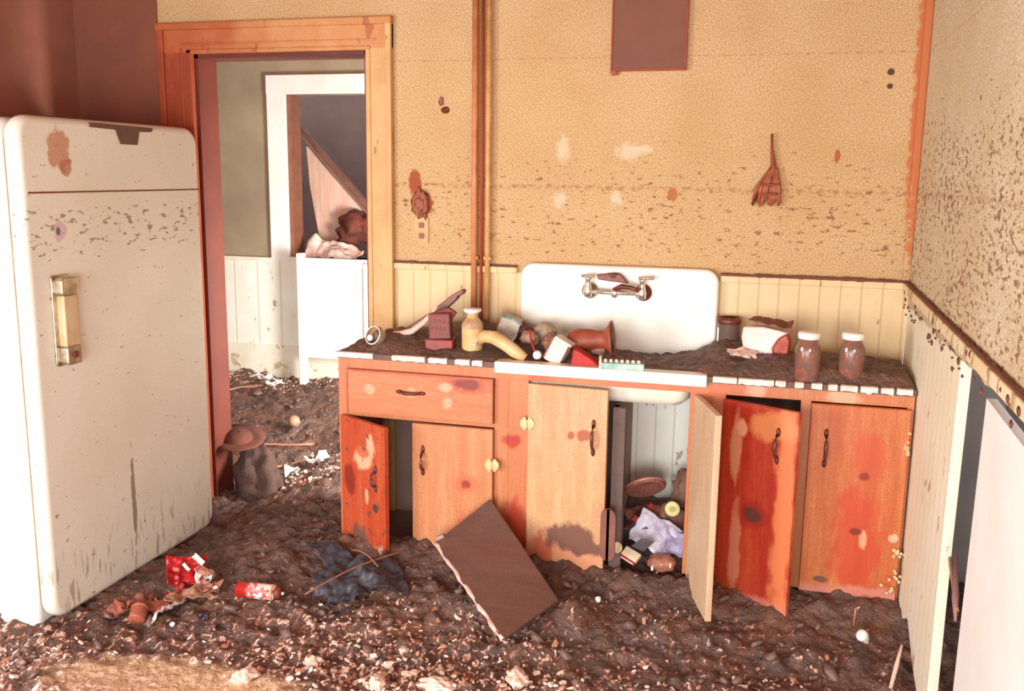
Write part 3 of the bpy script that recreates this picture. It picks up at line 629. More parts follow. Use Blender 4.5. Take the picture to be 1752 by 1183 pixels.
o = thing('white_cup', (.875, -.35, .945), 'white box shaped cup tilted to the right among the sink rubbish', 'cup', rot=(0, R(26), R(-8)))
mk('cup', prism(rrect(-.035, .032, -.045, .048, .007, 3), -.028, .028), plain('cup_white', (236, 222, 206), (220, 196, 176)), o, bevel=.005)
mk('cup_edge', boxes((-.037, -.032, -.03, .03, -.04, .045)), redm, o); mk('cup_top', boxes((-.03, .04, -.026, .026, .047, .055)), M_white, o)
o = thing('red_funnel', (.985, -.365, .918), 'bright red crushed plastic cone in front of the brown jug', 'plastic cone')
mk('cone', prism([(-.045, .05), (-.02, .042), (.03, .012), (.065, -.02), (-.055, -.02)], -.03, .03), plain('bright_red', (190, 40, 30), (170, 34, 28)), o, bevel=.008, seg=3)
o = thing('red_handled_brush', (.80, -.36, .95), 'thin red handle with a white round end beside the white cup', 'brush')
mk('handle', tube([(-.035, 0, .075), (-.028, 0, .03), (-.008, -.01, -.01)], .005, 8), plain('brush_red', (176, 44, 34)), o, smooth=True)
mk('end_cap', blob(.017, 1, .05, 3), M_white_clean, o, loc=(.0, -.015, -.018), smooth=True)
for (x, y, z, rr, sd, c) in ((.735, -.25, .975, .032, 3, (190, 150, 120)), (.83, -.26, .965, .036, 5, (170, 120, 92)), (.93, -.22, .965, .042, 9, (158, 92, 68)), (.68, -.12, .985, .035, 13, (120, 70, 54)), (1.01, -.25, .94, .03, 17, (196, 150, 126))):
    lab = {3: 'pinkish crushed lump between the hose and the white cup', 5: 'rust brown lump just behind the white cup', 9: 'reddish mud lump between grey jar and brown jug', 13: 'dark brown lump against the left edge of the backsplash', 17: 'pale pink lump under the brown jug'}[sd]
    o = tag(mk('rubbish_lump', blob(rr, sd, .35, 3, (1.1, 1, .85), 1.8), plain('lump%d' % sd, c, tuple(int(k*.8) for k in c), 30), loc=(x, y, z), smooth=True), lab, 'debris', 'rubbish lumps at the sink left')
o = thing('brown_jug', (1.02, -.26, .985), 'rust brown earthen jug lying sideways with its dark mouth facing right', 'jug', rot=(0, R(84), R(2)))
mk('jug', lathe([(.012, -.13), (.038, -.12), (.046, -.08), (.042, -.04), (.034, -.01), (.036, .015), (.052, .03), (.066, .038), (.070, .046), (.058, .044), (.034, .02), (.03, -.02)], 30), plain('earthenware', (170, 84, 56), (140, 66, 46), 24, .5), o, smooth=True)
mk('mouth', lathe([(.058, .043), (.03, .03), (.004, .028)], 26), plain('mouth_dark', (96, 68, 60)), o, smooth=True)
o = thing('teal_comb', (1.13, -.425, .916), 'teal and white toothed plastic strip on the front sink rim', 'comb', rot=(0, 0, R(3)))
tl = plain('teal_plastic', (186, 212, 196), (128, 166, 150), 20, .35)
mk('body', boxes((-.078, .078, -.012, .012, -.008, .016)), tl, o, bevel=.003)
mk('white_end', boxes((-.084, -.076, -.013, .013, -.01, .04)), M_white, o)
for k in range(7): mk('tooth', lathe([(.003, 0), (.008, .004), (.006, .012), (.001, .014)], 10), M_white, o, loc=(-.062+k*.02, 0, .015), smooth=True)
o = thing('dark_glass_tumbler', (1.483, -.07, .93), 'tall dark brown tumbler standing right of the backsplash', 'tumbler')
mk('glass', lathe([(.036, 0), (.040, .004), (.044, .115), (.046, .13), (.040, .13), (.038, .116)], 28), plain('dark_tumbler', (116, 92, 84), (108, 88, 80), 12, .15), o, smooth=True)
mk('rim', lathe([(.043, .112), (.048, .122), (.047, .136), (.040, .138), (.036, .12)], 28, caps=False), M_bronze, o, smooth=True)
mk('rim_disc', lathe([(.037, .124), (.02, .13), (.002, .132)], 20, caps=False), M_brass, o, smooth=True)
mk('highlight_strip', boxes((-.041, -.035, -.03, -.02, .01, .1)), M_white_clean, o)
o = thing('paper_carton', (1.62, -.19, .985), 'white paper carton with a red lining burst open beside the lidded jars', 'carton', rot=(0, 0, R(-12)))
mk('carton', prism([(-.075, .07), (0, .075), (.06, .066), (.09, .06), (.055, .035), (.035, -.0), (.04, -.045), (.055, -.075), (.03, -.06), (-.02, -.045), (-.07, -.02), (-.08, .03)], -.035, .03), plain('pink_white_paper', (250, 228, 218), (236, 206, 194), 8), o, bevel=.008, seg=3)
mk('red_lining', prism([(.082, .05), (.05, .03), (.036, 0), (.042, -.035), (.062, -.02), (.085, -.03), (.092, .02)], -.02, .034), plain('red_paper', (176, 70, 54), (206, 120, 104), 20), o, bevel=.004)
mk('flap', sheet(.15, .07, 5, .012, 10, 16, .004), plain('brown_card', (128, 66, 46)), o, loc=(.02, 0, .088), rot=(R(8), R(2), 0))
o = tag(mk('torn_paper', sheet(.10, .07, 21, .014, 16, 20, .002, .5), plain('paper_white', (250, 226, 214), (236, 200, 184)), loc=(1.545, -.27, .962), rot=(R(20), R(6), 0)), 'crumpled white paper scrap in front of the burst carton', 'paper')
def lidjar(x, y, lab):
    o = thing('preserving_jar', (x, y, .905), lab, 'jar', 'white lidded jars on the counter')
    mk('glass', lathe([(.036, 0), (.043, .006), (.044, .10), (.042, .118), (.034, .135), (.031, .14), (.031, .15)], 28), M_jar, o, smooth=True)
    mk('lid', lathe([(.033, .147), (.037, .149), (.038, .166), (.034, .171), (.005, .172)], 28), M_white_clean, o, smooth=True)
    mk('glint', blob(.006, 2, .1, 2, (.8, .5, 1.4)), M_white_clean, o, loc=(-.022, -.036, .115), smooth=True)
    mk('glint', blob(.005, 3, .1, 2, (.8, .5, 1.3)), M_white_clean, o, loc=(.004, -.041, .113), smooth=True)
M_jar = plain('mud_filled_glass', (118, 92, 82), (144, 92, 74), 34, .12, dirt=.1, dirtc=(176, 96, 70))
lidjar(1.768, -.385, 'mud-filled glass jar with white lid standing beside the paper carton')
lidjar(1.915, -.345, 'mud-filled glass jar with white lid, further right towards the wall')

# ------------------------------------------------------------------ fridge against the left wall, door facing right
fg = thing('refrigerator', (0, 0, 0), 'old rounded white refrigerator splashed with mud beside the doorway', 'refrigerator')
def rbox_x(x0, x1, y0, y1, z0, z1, rr, corners=(1, 1, 1, 1)): return prismx(rrect(y0, y1, z0, z1, rr, 8, corners), x0, x1)
mk('cabinet_body', rbox_x(-1.42, -.835, -1.165, -.14, -.06, 1.765, .06, (1, 1, 0, 0)), M_enamel_side, fg, bevel=.03, seg=4)
mk('door_gasket', rbox_x(-.838, -.822, -1.14, -.165, 0, 1.745, .06), plain('gasket', (150, 130, 96), (124, 104, 76)), fg)
mk('door', rbox_x(-.824, -.758, -1.165, -.148, -.0, 1.772, .075), M_enamel, fg, bevel=.028, seg=5)
mk('crease', boxes((-.7595, -.7565, -1.135, -.155, 1.514, 1.520)), plain('crease_brown', (138, 66, 48)), fg)
mk('badge', prismx([(-.82, 1.762), (-.82, 1.745), (-.68, 1.742), (-.655, 1.69), (-.56, 1.69), (-.545, 1.74), (-.47, 1.742), (-.46, 1.758)], -.7585, -.752), M_badge, fg, bevel=.0015)
mk('kick_plate', boxes((-.86, -.80, -1.13, -.17, -.14, -.02)), M_dark, fg)
h = mk('handle', prismx(rrect(-1.068, -.978, .915, 1.235, .012, 4), -.76, -.75), M_chrome, fg, bevel=.003)
mk('grip', prismx(rrect(-1.052, -.985, .985, 1.165, .008, 3), -.752, -.718), plain('grip_tan', (222, 196, 156), (206, 172, 126)), h, bevel=.006, seg=3)
mk('grip_cap', prismx(rrect(-1.062, -.982, 1.163, 1.228, .015, 5), -.752, -.712), M_chrome, h, bevel=.006, seg=3)
mk('grip_cap', prismx(rrect(-1.054, -.98, .92, .988, .012, 5), -.752, -.714), M_chrome, h, bevel=.006, seg=3)
mk('key_cylinder', lathe([(.012, 0), (.011, .006), (.002, .007)], 16), M_bronze, h, loc=(-.714, -1.017, .955), rot=(0, R(90), 0))
tag(mk('bundle_strap', boxes((-1.02, -.85, -.9, -.66, 1.765, 1.78)), M_slab, bevel=.004), 'flat dark slab lying on top of the refrigerator', 'slab')
o = thing('dark_bottle', (-.995, -1.05, 1.765), 'dark upright bottle at the near left top of the refrigerator', 'bottle')
mk('bottle', lathe([(.022, 0), (.026, .004), (.026, .07), (.018, .09), (.014, .1), (.014, .115)], 18), M_slab, o, smooth=True); mk('cap', lathe([(.016, .112), (.016, .125), (.004, .127)], 14), M_dark, o)

# ------------------------------------------------------------------ mud floor
def gmud(x, y):
    b = .0+.085*ss(-1.1, -.45, y)*ss(-.9, -.2, x)+.11*ss(.6, 2.0, y)*ss(-.2, -1.0, x*1.0)
    b += .07*ss(.4, 2.0, y)
    b -= .03*(1-ss(-.75, -.2, x))*(1-ss(-1.2, -.5, y))
    if x > -.05: b += .055*ss(-.62, -.44, y)*(1-ss(-.40, -.36, y))
    b += .06*bump(x, y, 1.02, -.72, .1, .09)+.04*bump(x, y, .9, -.92, .1, .05)
    n = .055*fbm(x*3.1, y*3.1, .3, 4)
    clump = .035*abs(fbm(x*9, y*9, 4, 3))*2+.014*fbm(x*30, y*30, 2, 3)+.007*fbm(x*75, y*75, 2, 2)
    flat = max(bump(x, y, -.12, -1.42, .40, .16), 0)
    k = 1-flat*.92
    b += .06*bump(x, y, -.9, -.0, .16, .22)+.06*bump(x, y, .12, -.52, .16, .1)+.05*bump(x, y, .28, -1.32, .14, .09)+.04*bump(x, y, .75, -.72, .3, .1)+.06*bump(x, y, -.42, .35, .35, .3)
    if y > -.4 and x > 0 and y < .2: b *= .75; n *= .4; clump *= .4
    return b+(n+clump)*k
tag(mk('mud_floor', hfield(-1.44, 2.45, -2.3, .02, .0115, gmud, -.14), M_mud, smooth=True), 'thick wet dark mud and litter covering the whole kitchen floor', 'mud', kind='stuff')
tag(mk('mud_floor', hfield(-2.78, .6, .02, 2.07, .016, gmud, -.14), M_mud, smooth=True), 'dark mud and debris covering the floor of the room beyond the doorway', 'mud', kind='stuff')
def crumbs(n, regs, smin, smax, seed):
    rnd = random.Random(seed); bm = bmesh.new(); tot = sum(q[4] for q in regs)
    for k in range(n):
        t_ = rnd.random()*tot
        for q in regs:
            t_ -= q[4]
            if t_ <= 0: break
        x = rnd.gauss(q[0], q[2]); y = rnd.gauss(q[1], q[3])
        if (-1.1 < y < -.16 and x < -.74) or (y > -.42 and y < .15) or y > 2.0 or abs(x) > 2.08 or (x < -1.42 and y < .1): continue
        if y > .1 and x > .3: continue
        if ((x+.14)/.42)**2+((y+1.42)/.17)**2 < 1: continue
        s = rnd.uniform(smin, smax)*(1 if rnd.random() < .85 else 1.9); z = gmud(x, y)+s*.25
        Mx = Matrix.Translation((x, y, z)) @ Matrix.Rotation(rnd.random()*6.28, 4, 'Z') @ Matrix.Rotation(rnd.uniform(-.9, .9), 4, 'X') @ Matrix.Rotation(rnd.uniform(-.9, .9), 4, 'Y')
        q6 = [(s*rnd.uniform(.6, 1.3)*math.cos(a), s*rnd.uniform(.35, .8)*math.sin(a)) for a in (0, 1.1, 2.1, 3.2, 4.2, 5.3)]
        th = s*.25; a_ = [bm.verts.new(Mx @ Vector((i, j, th+rnd.uniform(-.2, .2)*s))) for i, j in q6]; b_ = [bm.verts.new(Mx @ Vector((i*.9, j*.9, -th))) for i, j in q6]
        c_ = bm.verts.new(Mx @ Vector((0, 0, th*1.8)))
        for i in range(6):
            bm.faces.new((a_[i], a_[(i+1) % 6], c_)); bm.faces.new((a_[i], b_[i], b_[(i+1) % 6], a_[(i+1) % 6]))
        bm.faces.new(b_[::-1])
    return bm
rg = [(.38, -1.2, .25, .10, 3), (-.85, -1.42, .35, .13, 2.5), (.95, -1.17, .3, .09, 2), (1.5, -1.02, .35, .12, 1.3), (-1.6, 1.95, .45, .1, 2), (-.5, .7, .15, .3, 1), (-.55, .3, .1, .15, .6), (.6, -1.0, .25, .1, 1)]
tag(mk('debris_glint_crumbs', crumbs(1600, rg, .003, .010, 3), M_chip), 'countless small pale crumbs modelled in place of wet glints on the mud', 'debris', kind='stuff')
tag(mk('debris_glint_crumbs', crumbs(800, rg+[(1.2, -.8, .7, .2, 3)], .003, .010, 5), M_chipr), 'countless small reddish brown crumbs strewn over the mud', 'debris', kind='stuff')
tag(mk('mud_clods', crumbs(700, [(.9, -.9, .9, .25, 4), (-1.0, -1.5, .4, .2, 2), (-1.2, 1.2, .5, .5, 2), (-.5, .6, .3, .4, 1)], .006, .018, 8), M_mudclump, smooth=True), 'countless dark mud clods scattered over the floor', 'mud', kind='stuff')

def gz(x, y, up=0): return (x, y, gmud(x, y)+up)
# leaning muddy board in front of the cabinet: corners from its top, left, foot and right
def quadslab(c, nrm, th):
    bm = bmesh.new(); N_ = 14; nrm = Vector(nrm).normalized(); c = [Vector(q) for q in c]; A = {}; B = {}
    for i in range(N_+1):
        for j in range(N_+1):
            s, t_ = i/N_, j/N_; p_ = (c[0]*(1-s)+c[1]*s)*(1-t_)+(c[3]*(1-s)+c[2]*s)*t_
            A[i, j] = bm.verts.new(p_); B[i, j] = bm.verts.new(p_+nrm*th)
    for i in range(N_):
        for j in range(N_):
            bm.faces.new((A[i, j], A[i+1, j], A[i+1, j+1], A[i, j+1])); bm.faces.new((B[i, j], B[i, j+1], B[i+1, j+1], B[i+1, j]))
    for k in range(N_):
        for a, b in (((k, 0), (k+1, 0)), ((N_, k), (N_, k+1)), ((N_-k, N_), (N_-k-1, N_)), ((0, N_-k), (0, N_-k-1))): bm.faces.new((A[a], B[a], B[b], A[b]))
    return bm
o = thing('fallen_cabinet_board', (0, 0, 0), 'dark muddy square board leaning on the cabinet below the centre door', 'board')
bc = [(.655, -.47, .375), (.455, -.53, .20), (.845, -.95, .07), (.985, -.74, .135)]
nn_ = (Vector(bc[1])-Vector(bc[0])).cross(Vector(bc[3])-Vector(bc[0])).normalized()
if nn_.y > 0: nn_ = -nn_
mk('board', quadslab(bc, nn_, .016), wood('muddy_board', (118, 84, 70), (98, 74, 66), axis='x', splash=0), o)
e0, e1 = Vector(bc[1])+nn_*.01, Vector(bc[2])+nn_*.01
mk('pale_edge', tube([e0.lerp(e1, i/20)+Vector((.002*math.sin(i*2.1), 0, .003*math.sin(i*1.3))) for i in range(21)], [.008+.002*math.sin(i*1.9) for i in range(21)], 8), plain('raw_edge', (248, 212, 196), (220, 160, 140), 30), o, smooth=True)
e0, e1 = Vector(bc[0])+nn_*.01, Vector(bc[1])+nn_*.01
mk('worn_edge', tube([e0.lerp(e1, i/14) for i in range(15)], [.0035+.001*math.sin(i*2.9) for i in range(15)], 6), plain('worn_edge', (206, 128, 96), (150, 80, 60), 40), o, smooth=True)
mk('edge_nail', boxes((-.012, .02, -.01, .01, -.006, .012)), M_dark, o, loc=(.47, -.53, .225), rot=(0, R(-30), 0), bevel=.002)

# black bag / cloth
blk = plain('black_wet_cloth', (68, 62, 68), (58, 56, 64), 16, .5, bs=.6)
tag(mk('black_plastic_bag', sheet(.30, .20, 4, .035, 10, 54, .004, .3, fold=.03), blk, loc=(.235, -.76, .135), rot=(R(14), R(-6), R(38)), smooth=True), 'wet black crumpled bag on the mud below the left cabinet doors', 'bag')
tag(mk('black_plastic_bag', sheet(.20, .10, 14, .025, 9, 30, .004, .6, fold=.02), blk, loc=(.06, -.62, .15), rot=(R(10), R(10), R(-30)), smooth=True), 'smaller black rag in the mud before the open left door', 'rag')
for i, (a, b, c) in enumerate((((.10, -.92, .12), (.36, -.60, .19), 'thin twig crossing the black bag from lower left to upper right'), ((.17, -.68, .20), (.30, -.73, .17), 'short twig lying on top of the black bag'))):
    tag(mk('twig', tube(arc(a, b, (0, 0, .02)), .0035, 6), plain('twig%d' % i, (150, 96, 72)), smooth=True), c, 'twig')

# can
o = thing('red_can', (-.135, -.85, gmud(-.135, -.85)+.026), 'red and white printed can lying on its side in the mud', 'can', rot=(0, R(90), R(4)))
t = NT('can_print'); zc = t.axis(2)
col = t.mix(t.math('MULTIPLY', t.ramp(zc, -.035, -.028), t.ramp(zc, .07, .075, 1, 0)), (178, 34, 30), (206, 84, 74))
band = t.ramp(t.math('ABSOLUTE', t.math('SUBTRACT', t.axis(0), -.012)), .002, .007, 0, 1)
col = t.mix(t.math('MULTIPLY', t.math('MULTIPLY', t.ramp(t.noise(60, 3), .45, .5), t.ramp(zc, -.025, -.02)), band), col, (248, 226, 216))
M_can = t.fin(col, .35, .1, None)
mk('can_body', lathe([(.022, -.078), (.029, -.072), (.029, .066), (.025, .074), (.02, .076)], 26), M_can, o, smooth=True)
mk('can_rim', lathe([(.0295, .062), (.0312, .066), (.029, .071), (.0275, .067), (.0295, .062)], 26, caps=False), M_brass, o, smooth=True)
mk('can_top', lathe([(.023, .07), (.02, .092), (.012, .098)], 20), plain('can_top', (140, 60, 46)), o, smooth=True)
mk('nozzle', blob(.006, 1, .05, 2), M_white_clean, o, loc=(0, 0, .103), smooth=True)

# rubbish by the fridge
paper = plain('muddy_paper', (206, 150, 120), (164, 100, 76), 22, .6, dirt=.15)
tag(mk('red_snack_bag', sheet(.13, .11, 31, .03, 13, 24, .002, .3, curl=.02), plain('red_foil', (186, 34, 34), (160, 28, 30), 20, .3), loc=(-.475, -.80, .075), rot=(R(48), R(12), R(40)), smooth=True), 'crumpled red packet against the refrigerator door foot', 'packet')
o = bpy.data.objects['red_snack_bag']
mk('packet_print', sheet(.035, .012, 3, .004, 10, 8, .003), M_white_clean, o, loc=(.0, .01, .035), rot=(0, 0, R(-50))); mk('silver_edge', sheet(.05, .02, 5, .01, 12, 10, .003), M_white, o, loc=(.045, .045, .03), rot=(R(20), 0, R(-40)))
o = thing('crushed_white_cup', gz(-.385, -.79, .03), 'white crushed paper cup beside the red packet', 'cup', rot=(R(70), R(10), R(10)))
mk('cup', lathe([(.02, -.035), (.023, -.033), (.031, .03), (.033, .035), (.028, .032), (.02, -.028)], 20), M_white_clean, o, smooth=True)
mk('lip', blob(.026, 12, .4, 3, (1, .6, .5)), paper, o, loc=(.0, .02, .04), smooth=True)
lst = [((-.45, -.88), .09, .08, 33, 'flat red wrapper loop below the red packet', (176, 70, 58)), ((-.37, -.93), .15, .10, 35, 'large tan crumpled paper bag right of the refrigerator foot', (190, 140, 112)), ((-.32, -.87), .07, .06, 37, 'thin curled brown wrapper right of the paper bag', (184, 124, 100)),
       ((-.47, -.97), .09, .08, 39, 'brown crumpled paper scrap left of the tan bag', (170, 96, 74)), ((-.40, -1.0), .12, .03, 41, 'narrow white paper strip in front of the tan bag', (240, 220, 210)), ((-.60, -1.03), .10, .06, 43, 'reddish brown leaf of paper nearest the refrigerator corner', (166, 92, 70)),
       ((-.55, -.98), .1, .05, 45, 'rust coloured scrap under the refrigerator door edge', (150, 84, 64))]
for (xy, a, b, sd, lab, c) in lst:
    tag(mk('paper_scrap', sheet(a, b, sd, .022, 16, 20, .002, .7, curl=.012), plain('scrap%d' % sd, c, tuple(int(k*.82) for k in c), 24), loc=gz(*xy, .022), rot=(R(random.uniform(-22, 22)), R(random.uniform(-15, 15)), R(sd*37)), smooth=True), lab, 'paper', 'paper scraps at the refrigerator foot')
o = thing('brown_jar', gz(-.505, -1.04, .025), 'small rust brown jar tipped over near the refrigerator corner', 'jar', rot=(R(62), R(-20), R(-150)))
mk('jar', lathe([(.026, -.03), (.03, -.026), (.03, .02), (.024, .03), (.024, .042)], 22), plain('rust_jar', (178, 96, 72), (150, 80, 60), 30, .4), o, smooth=True); mk('ring', lathe([(.03, .018), (.0325, .022), (.03, .026)], 22, caps=False), M_chipr, o, smooth=True)
# blue bead-like caps
for i, (x, y, lab) in enumerate(((-.285, -.985, 'small blue bead beside the white paper strip'), (-.265, -.995, 'small blue bead, the one further right'))):
    tag(mk('blue_bead', blob(.007, i, .1, 2), plain('bluec%d' % i, (70, 76, 130)), loc=gz(x, y, .006), smooth=True), lab, 'bead', 'blue beads')
# white pebbles
for i, (x, y, rr, lab) in enumerate(((-.30, -.86, .012, 'white pebble on the curled brown wrapper'), (-.35, -1.06, .009, 'white pebble in front of the paper strip'), (1.10, -.62, .011, 'white pebble in the mud below the sink opening'))):
    tag(mk('white_pebble', blob(rr, i+5, .15, 3), M_white_clean, loc=gz(x, y, rr*.8+.006), smooth=True), lab, 'pebble', 'white pebbles')
# big pale lumps bottom centre and lower right
for i, (x, y, rr, lab) in enumerate(((.70, -1.20, .045, 'largest white plaster lump on the mud near the leaning board foot'), (.83, -1.28, .03, 'small white plaster lump nearest the camera'), (.93, -1.10, .04, 'pinkish plaster lump right of the leaning board foot'), (.26, -1.17, .028, 'white plaster lump left of centre on the mud ridge'), (.10, -1.33, .035, 'pale plaster lump beside the smooth tan puddle'), (.52, -1.25, .03, 'white plaster lump midway between puddle and board'))):
    tag(mk('plaster_lump', blob(rr, i+21, .45, 4, (1.2, .8, .6), 2.2), M_chip, loc=gz(x, y, rr*.25), rot=(0, 0, i), smooth=True), lab, 'plaster lump', 'plaster lumps in the foreground mud')
o = thing('white_egg_cup', gz(2.0, -.62, .022), 'small white broken cup near the right wall foot', 'cup', rot=(R(25), R(-50), 0)); o.scale = (.62, .62, .62)
mk('cup', lathe([(.012, -.03), (.014, -.02), (.03, .0), (.033, .02), (.028, .034), (.012, .04)], 22), M_white_clean, o, smooth=True); mk('stem', blob(.014, 4, .3, 2), M_white, o, loc=(-.014, -.004, -.03))
tag(mk('pale_stick', tube([(2.06, -.86, .05), (2.075, -.83, .11), (2.09, -.80, .17)], [.006, .007, .004], 8), plain('bone_stick', (236, 196, 176)), smooth=True), 'short pale stick poking up by the right wall', 'stick')
tag(mk('thin_stick', tube([(1.97, -.56, .10), (1.972, -.57, .17)], .004, 6), M_chipr, smooth=True), 'thin brown upright stick behind the small white cup', 'stick')
tag(mk('peeled_stub', tube([(2.15, -.93, -.02), (2.155, -.94, .07), (2.16, -.96, .13)], [.03, .022, .01], 10), M_chipr, smooth=True), 'pinkish splintered stub at the foot of the right wall panel', 'splinter')
tag(mk('splinter', tube([(2.15, -1.06, .57), (2.13, -1.25, .555), (2.12, -1.36, .55)], [.004, .004, .006], 6), M_chipr, smooth=True), 'thin brown splinter bridging the dark gap in the right wall', 'splinter')
tag(mk('splinter', tube([(2.14, -1.19, .63), (2.12, -1.33, .57), (2.115, -1.38, .53)], [.004, .009, .003], 6), plain('dark_splinter', (150, 108, 100)), smooth=True), 'slanting splinter against the white panel edge', 'splinter')
# foam beads stuck on the right door edge
bm = bmesh.new()
for k in range(34):
    c = random.choice(((2.115, -.43, .73), (2.112, -.43, .68), (2.105, -.44, .33), (2.085, -.45, .22), (2.10, -.44, .19), (2.105, -.44, .25)))
    lathe([(.001, -.006), (.007, 0), (.001, .006)], 8, bm, Matrix.Translation(Vector(c)+Vector((random.gauss(0, .012), 0, random.gauss(0, .014)))), False)
tag(mk('foam_crumbs', bm, plain('foam', (240, 214, 170)), smooth=True), 'clusters of pale foam crumbs stuck along the right cabinet end', 'foam', kind='stuff')

# under the sink
o = thing('muddy_basket', (1.205, -.22, .405), 'reddish mud crusted woven basket lid under the sink', 'basket', rot=(R(-38), R(-22), 0))
mk('lid', lathe([(.004, .028), (.03, .026), (.06, .016), (.078, .0), (.08, -.008), (.072, -.012), (.03, .006)], 30), plain('basket_red', (150, 84, 68), (180, 120, 100), 70, .7, bs=.8), o, smooth=True)
mk('rim_coil', lathe([(.075, -.006), (.083, 0), (.08, .008), (.074, .003), (.075, -.006)], 30, caps=False), M_chipr, o, smooth=True)
tag(mk('mud_heap', hfield(1.12, 1.43, -.39, -.02, .009, lambda x, y: .13+.17*ss(-.36, -.05, y)+.03*fbm(x*12, y*12, 3, 4)+.08*bump(x, y, 1.38, -.15, .08, .12), .09), M_mudc, smooth=True), 'dark mud heap inside the open sink cupboard', 'mud', kind='stuff')
tag(mk('grey_sack', blob(.085, 41, .3, 4, (.9, .6, 1.1), 1.5), plain('sack', (150, 112, 88), (128, 94, 76), 40, .8, bs=.6), loc=(1.375, -.13, .37), smooth=True), 'brown grey sack slumped behind the yellow lidded jar', 'sack')
o = thing('yellow_lid_jar', (1.318, -.27, .345), 'jar lying with its pale yellow round lid facing out', 'jar', rot=(R(80), 0, R(6)))
mk('jar', lathe([(.02, -.06), (.026, -.05), (.026, -.01)], 20), M_glassbrown, o, smooth=True); mk('lid', lathe([(.028, -.012), (.029, .006), (.026, .009), (.004, .009)], 24), plain('lid_yellow', (240, 226, 160), (214, 206, 130), 60), o, smooth=True)
mk('lid_mark', lathe([(.012, .009), (.011, .0105), (.002, .0105)], 14), plain('lid_green', (190, 190, 110)), o)
tag(mk('grey_cloth', sheet(.26, .14, 51, .03, 9, 34, .004, .4, fold=.06), plain('brown_cloth', (146, 96, 76), (120, 84, 70), 20), loc=(1.27, -.27, .30), rot=(R(34), R(8), R(-12)), smooth=True), 'brown muddy cloth draped above the pale cloth under the sink', 'cloth')
tag(mk('white_cloth', sheet(.17, .13, 53, .022, 11, 34, .004, .3, fold=.02), plain('lilac_white', (226, 224, 238), (190, 182, 204), 10, .7), loc=(1.265, -.335, .262), rot=(R(48), R(22), R(-10)), smooth=True), 'pale lilac white cloth bundle in the open sink cupboard', 'cloth')
tag(mk('lilac_cloth', sheet(.08, .09, 55, .016, 14, 24, .004, .3), plain('lilac', (176, 166, 196), (150, 136, 160), 26, .7), loc=(1.345, -.35, .235), rot=(R(50), R(10), 0), smooth=True), 'mauve grey cloth end tucked beside the pale door', 'cloth')
tag(mk('black_folder', quadslab([(1.185, -.42, .235), (1.22, -.41, .268), (1.27, -.41, .262), (1.235, -.43, .225)], (0, -1, .5), .004), plain('black_card', (66, 58, 58))), 'small black flat card lying on the pale cloth', 'card')
o = thing('matchbox', (1.185, -.43, .205), 'cream open box with a red striped side below the sink cloths', 'box', rot=(R(30), R(18), R(-20)))
mk('box', boxes((-.03, .035, -.018, .02, -.008, .012)), plain('cream_box', (244, 226, 188)), o, bevel=.002); mk('red_side', boxes((-.032, .034, -.024, -.018, -.014, .004)), plain('box_red', (170, 44, 40)), o); mk('white_stripe', boxes((-.026, .028, -.026, -.023, -.007, -.002)), M_white_clean, o)
tag(mk('cream_disc', lathe([(.02, 0), (.021, .004), (.019, .006), (.003, .006)], 20), plain('cream_disc', (240, 218, 170)), loc=(1.135, -.42, .225), rot=(R(60), R(-50), 0)), 'cream coloured round lid standing on edge beside the striped box', 'lid')
o = tag(mk('shell_lump', blob(.045, 61, .2, 4, (1.1, .8, .7)), plain('brown_pottery', (176, 116, 92), (140, 86, 68), 20, .4), loc=(1.30, -.42, .185), smooth=True), 'rounded brown pottery piece with chipped white edge under the cloths', 'pottery')
mk('chip', blob(.009, 3, .2, 2, (.6, .5, 1.3)), M_white_clean, o, loc=(-.03, -.032, -.012)); mk('chip', blob(.007, 4, .2, 2, (.6, .5, 1.3)), M_white_clean, o, loc=(.035, -.025, .004))
tag(mk('shutoff_valve', lathe([(.012, 0), (.022, .005), (.022, .04), (.012, .045)], 14), M_dark, loc=(1.375, -.30, .56), rot=(0, R(90), 0)), 'dark valve knob sticking out under the sink', 'valve')
tag(mk('rounded_tray', prism(rrect(1.08, 1.135, .2, .4, .03, 6), -.50, -.485), plain('tray_brown', (140, 84, 66)), bevel=.003), 'brown rounded tray edge showing behind the pale centre door', 'tray')
for x, y, z, s, lab in ((1.18, -.30, .30, .014, 'red fragment below the muddy basket lid'), (1.235, -.26, .345, .012, 'red fragment right of the basket lid')):
    tag(mk('red_fragment', blob(s, int(s*1000), .4, 2, (1.2, .7, .9)), plain('redf%d' % int(s*1000), (160, 40, 36)), loc=(x, y, z)), lab, 'fragment', 'red fragments')

# ------------------------------------------------------------------ beside the doorway
o = thing('brown_hat', (-.80, .14, .315), 'brown wide brimmed felt hat upside on a dark sack beside the refrigerator', 'hat', rot=(R(12), R(8), 0))
ft = plain('felt_brown', (112, 60, 42), (88, 52, 40), 20, .9)
mk('brim', lathe([(.05, .01), (.09, .004), (.125, .012), (.128, .018), (.09, .012), (.05, .018)], 30, caps=False), ft, o, smooth=True); mk('crown', lathe([(.068, .008), (.062, .03), (.04, .048), (.004, .05)], 26, caps=False), ft, o, smooth=True)
tag(mk('dark_sack', blob(.14, 71, .3, 4, (.75, .8, 1.2), 1.4), plain('dark_sack', (92, 62, 50), (72, 54, 46), 22, .9, bs=.8), loc=(-.71, .16, .12), smooth=True), 'dark bulky sack standing in the mud between refrigerator and doorway', 'sack')
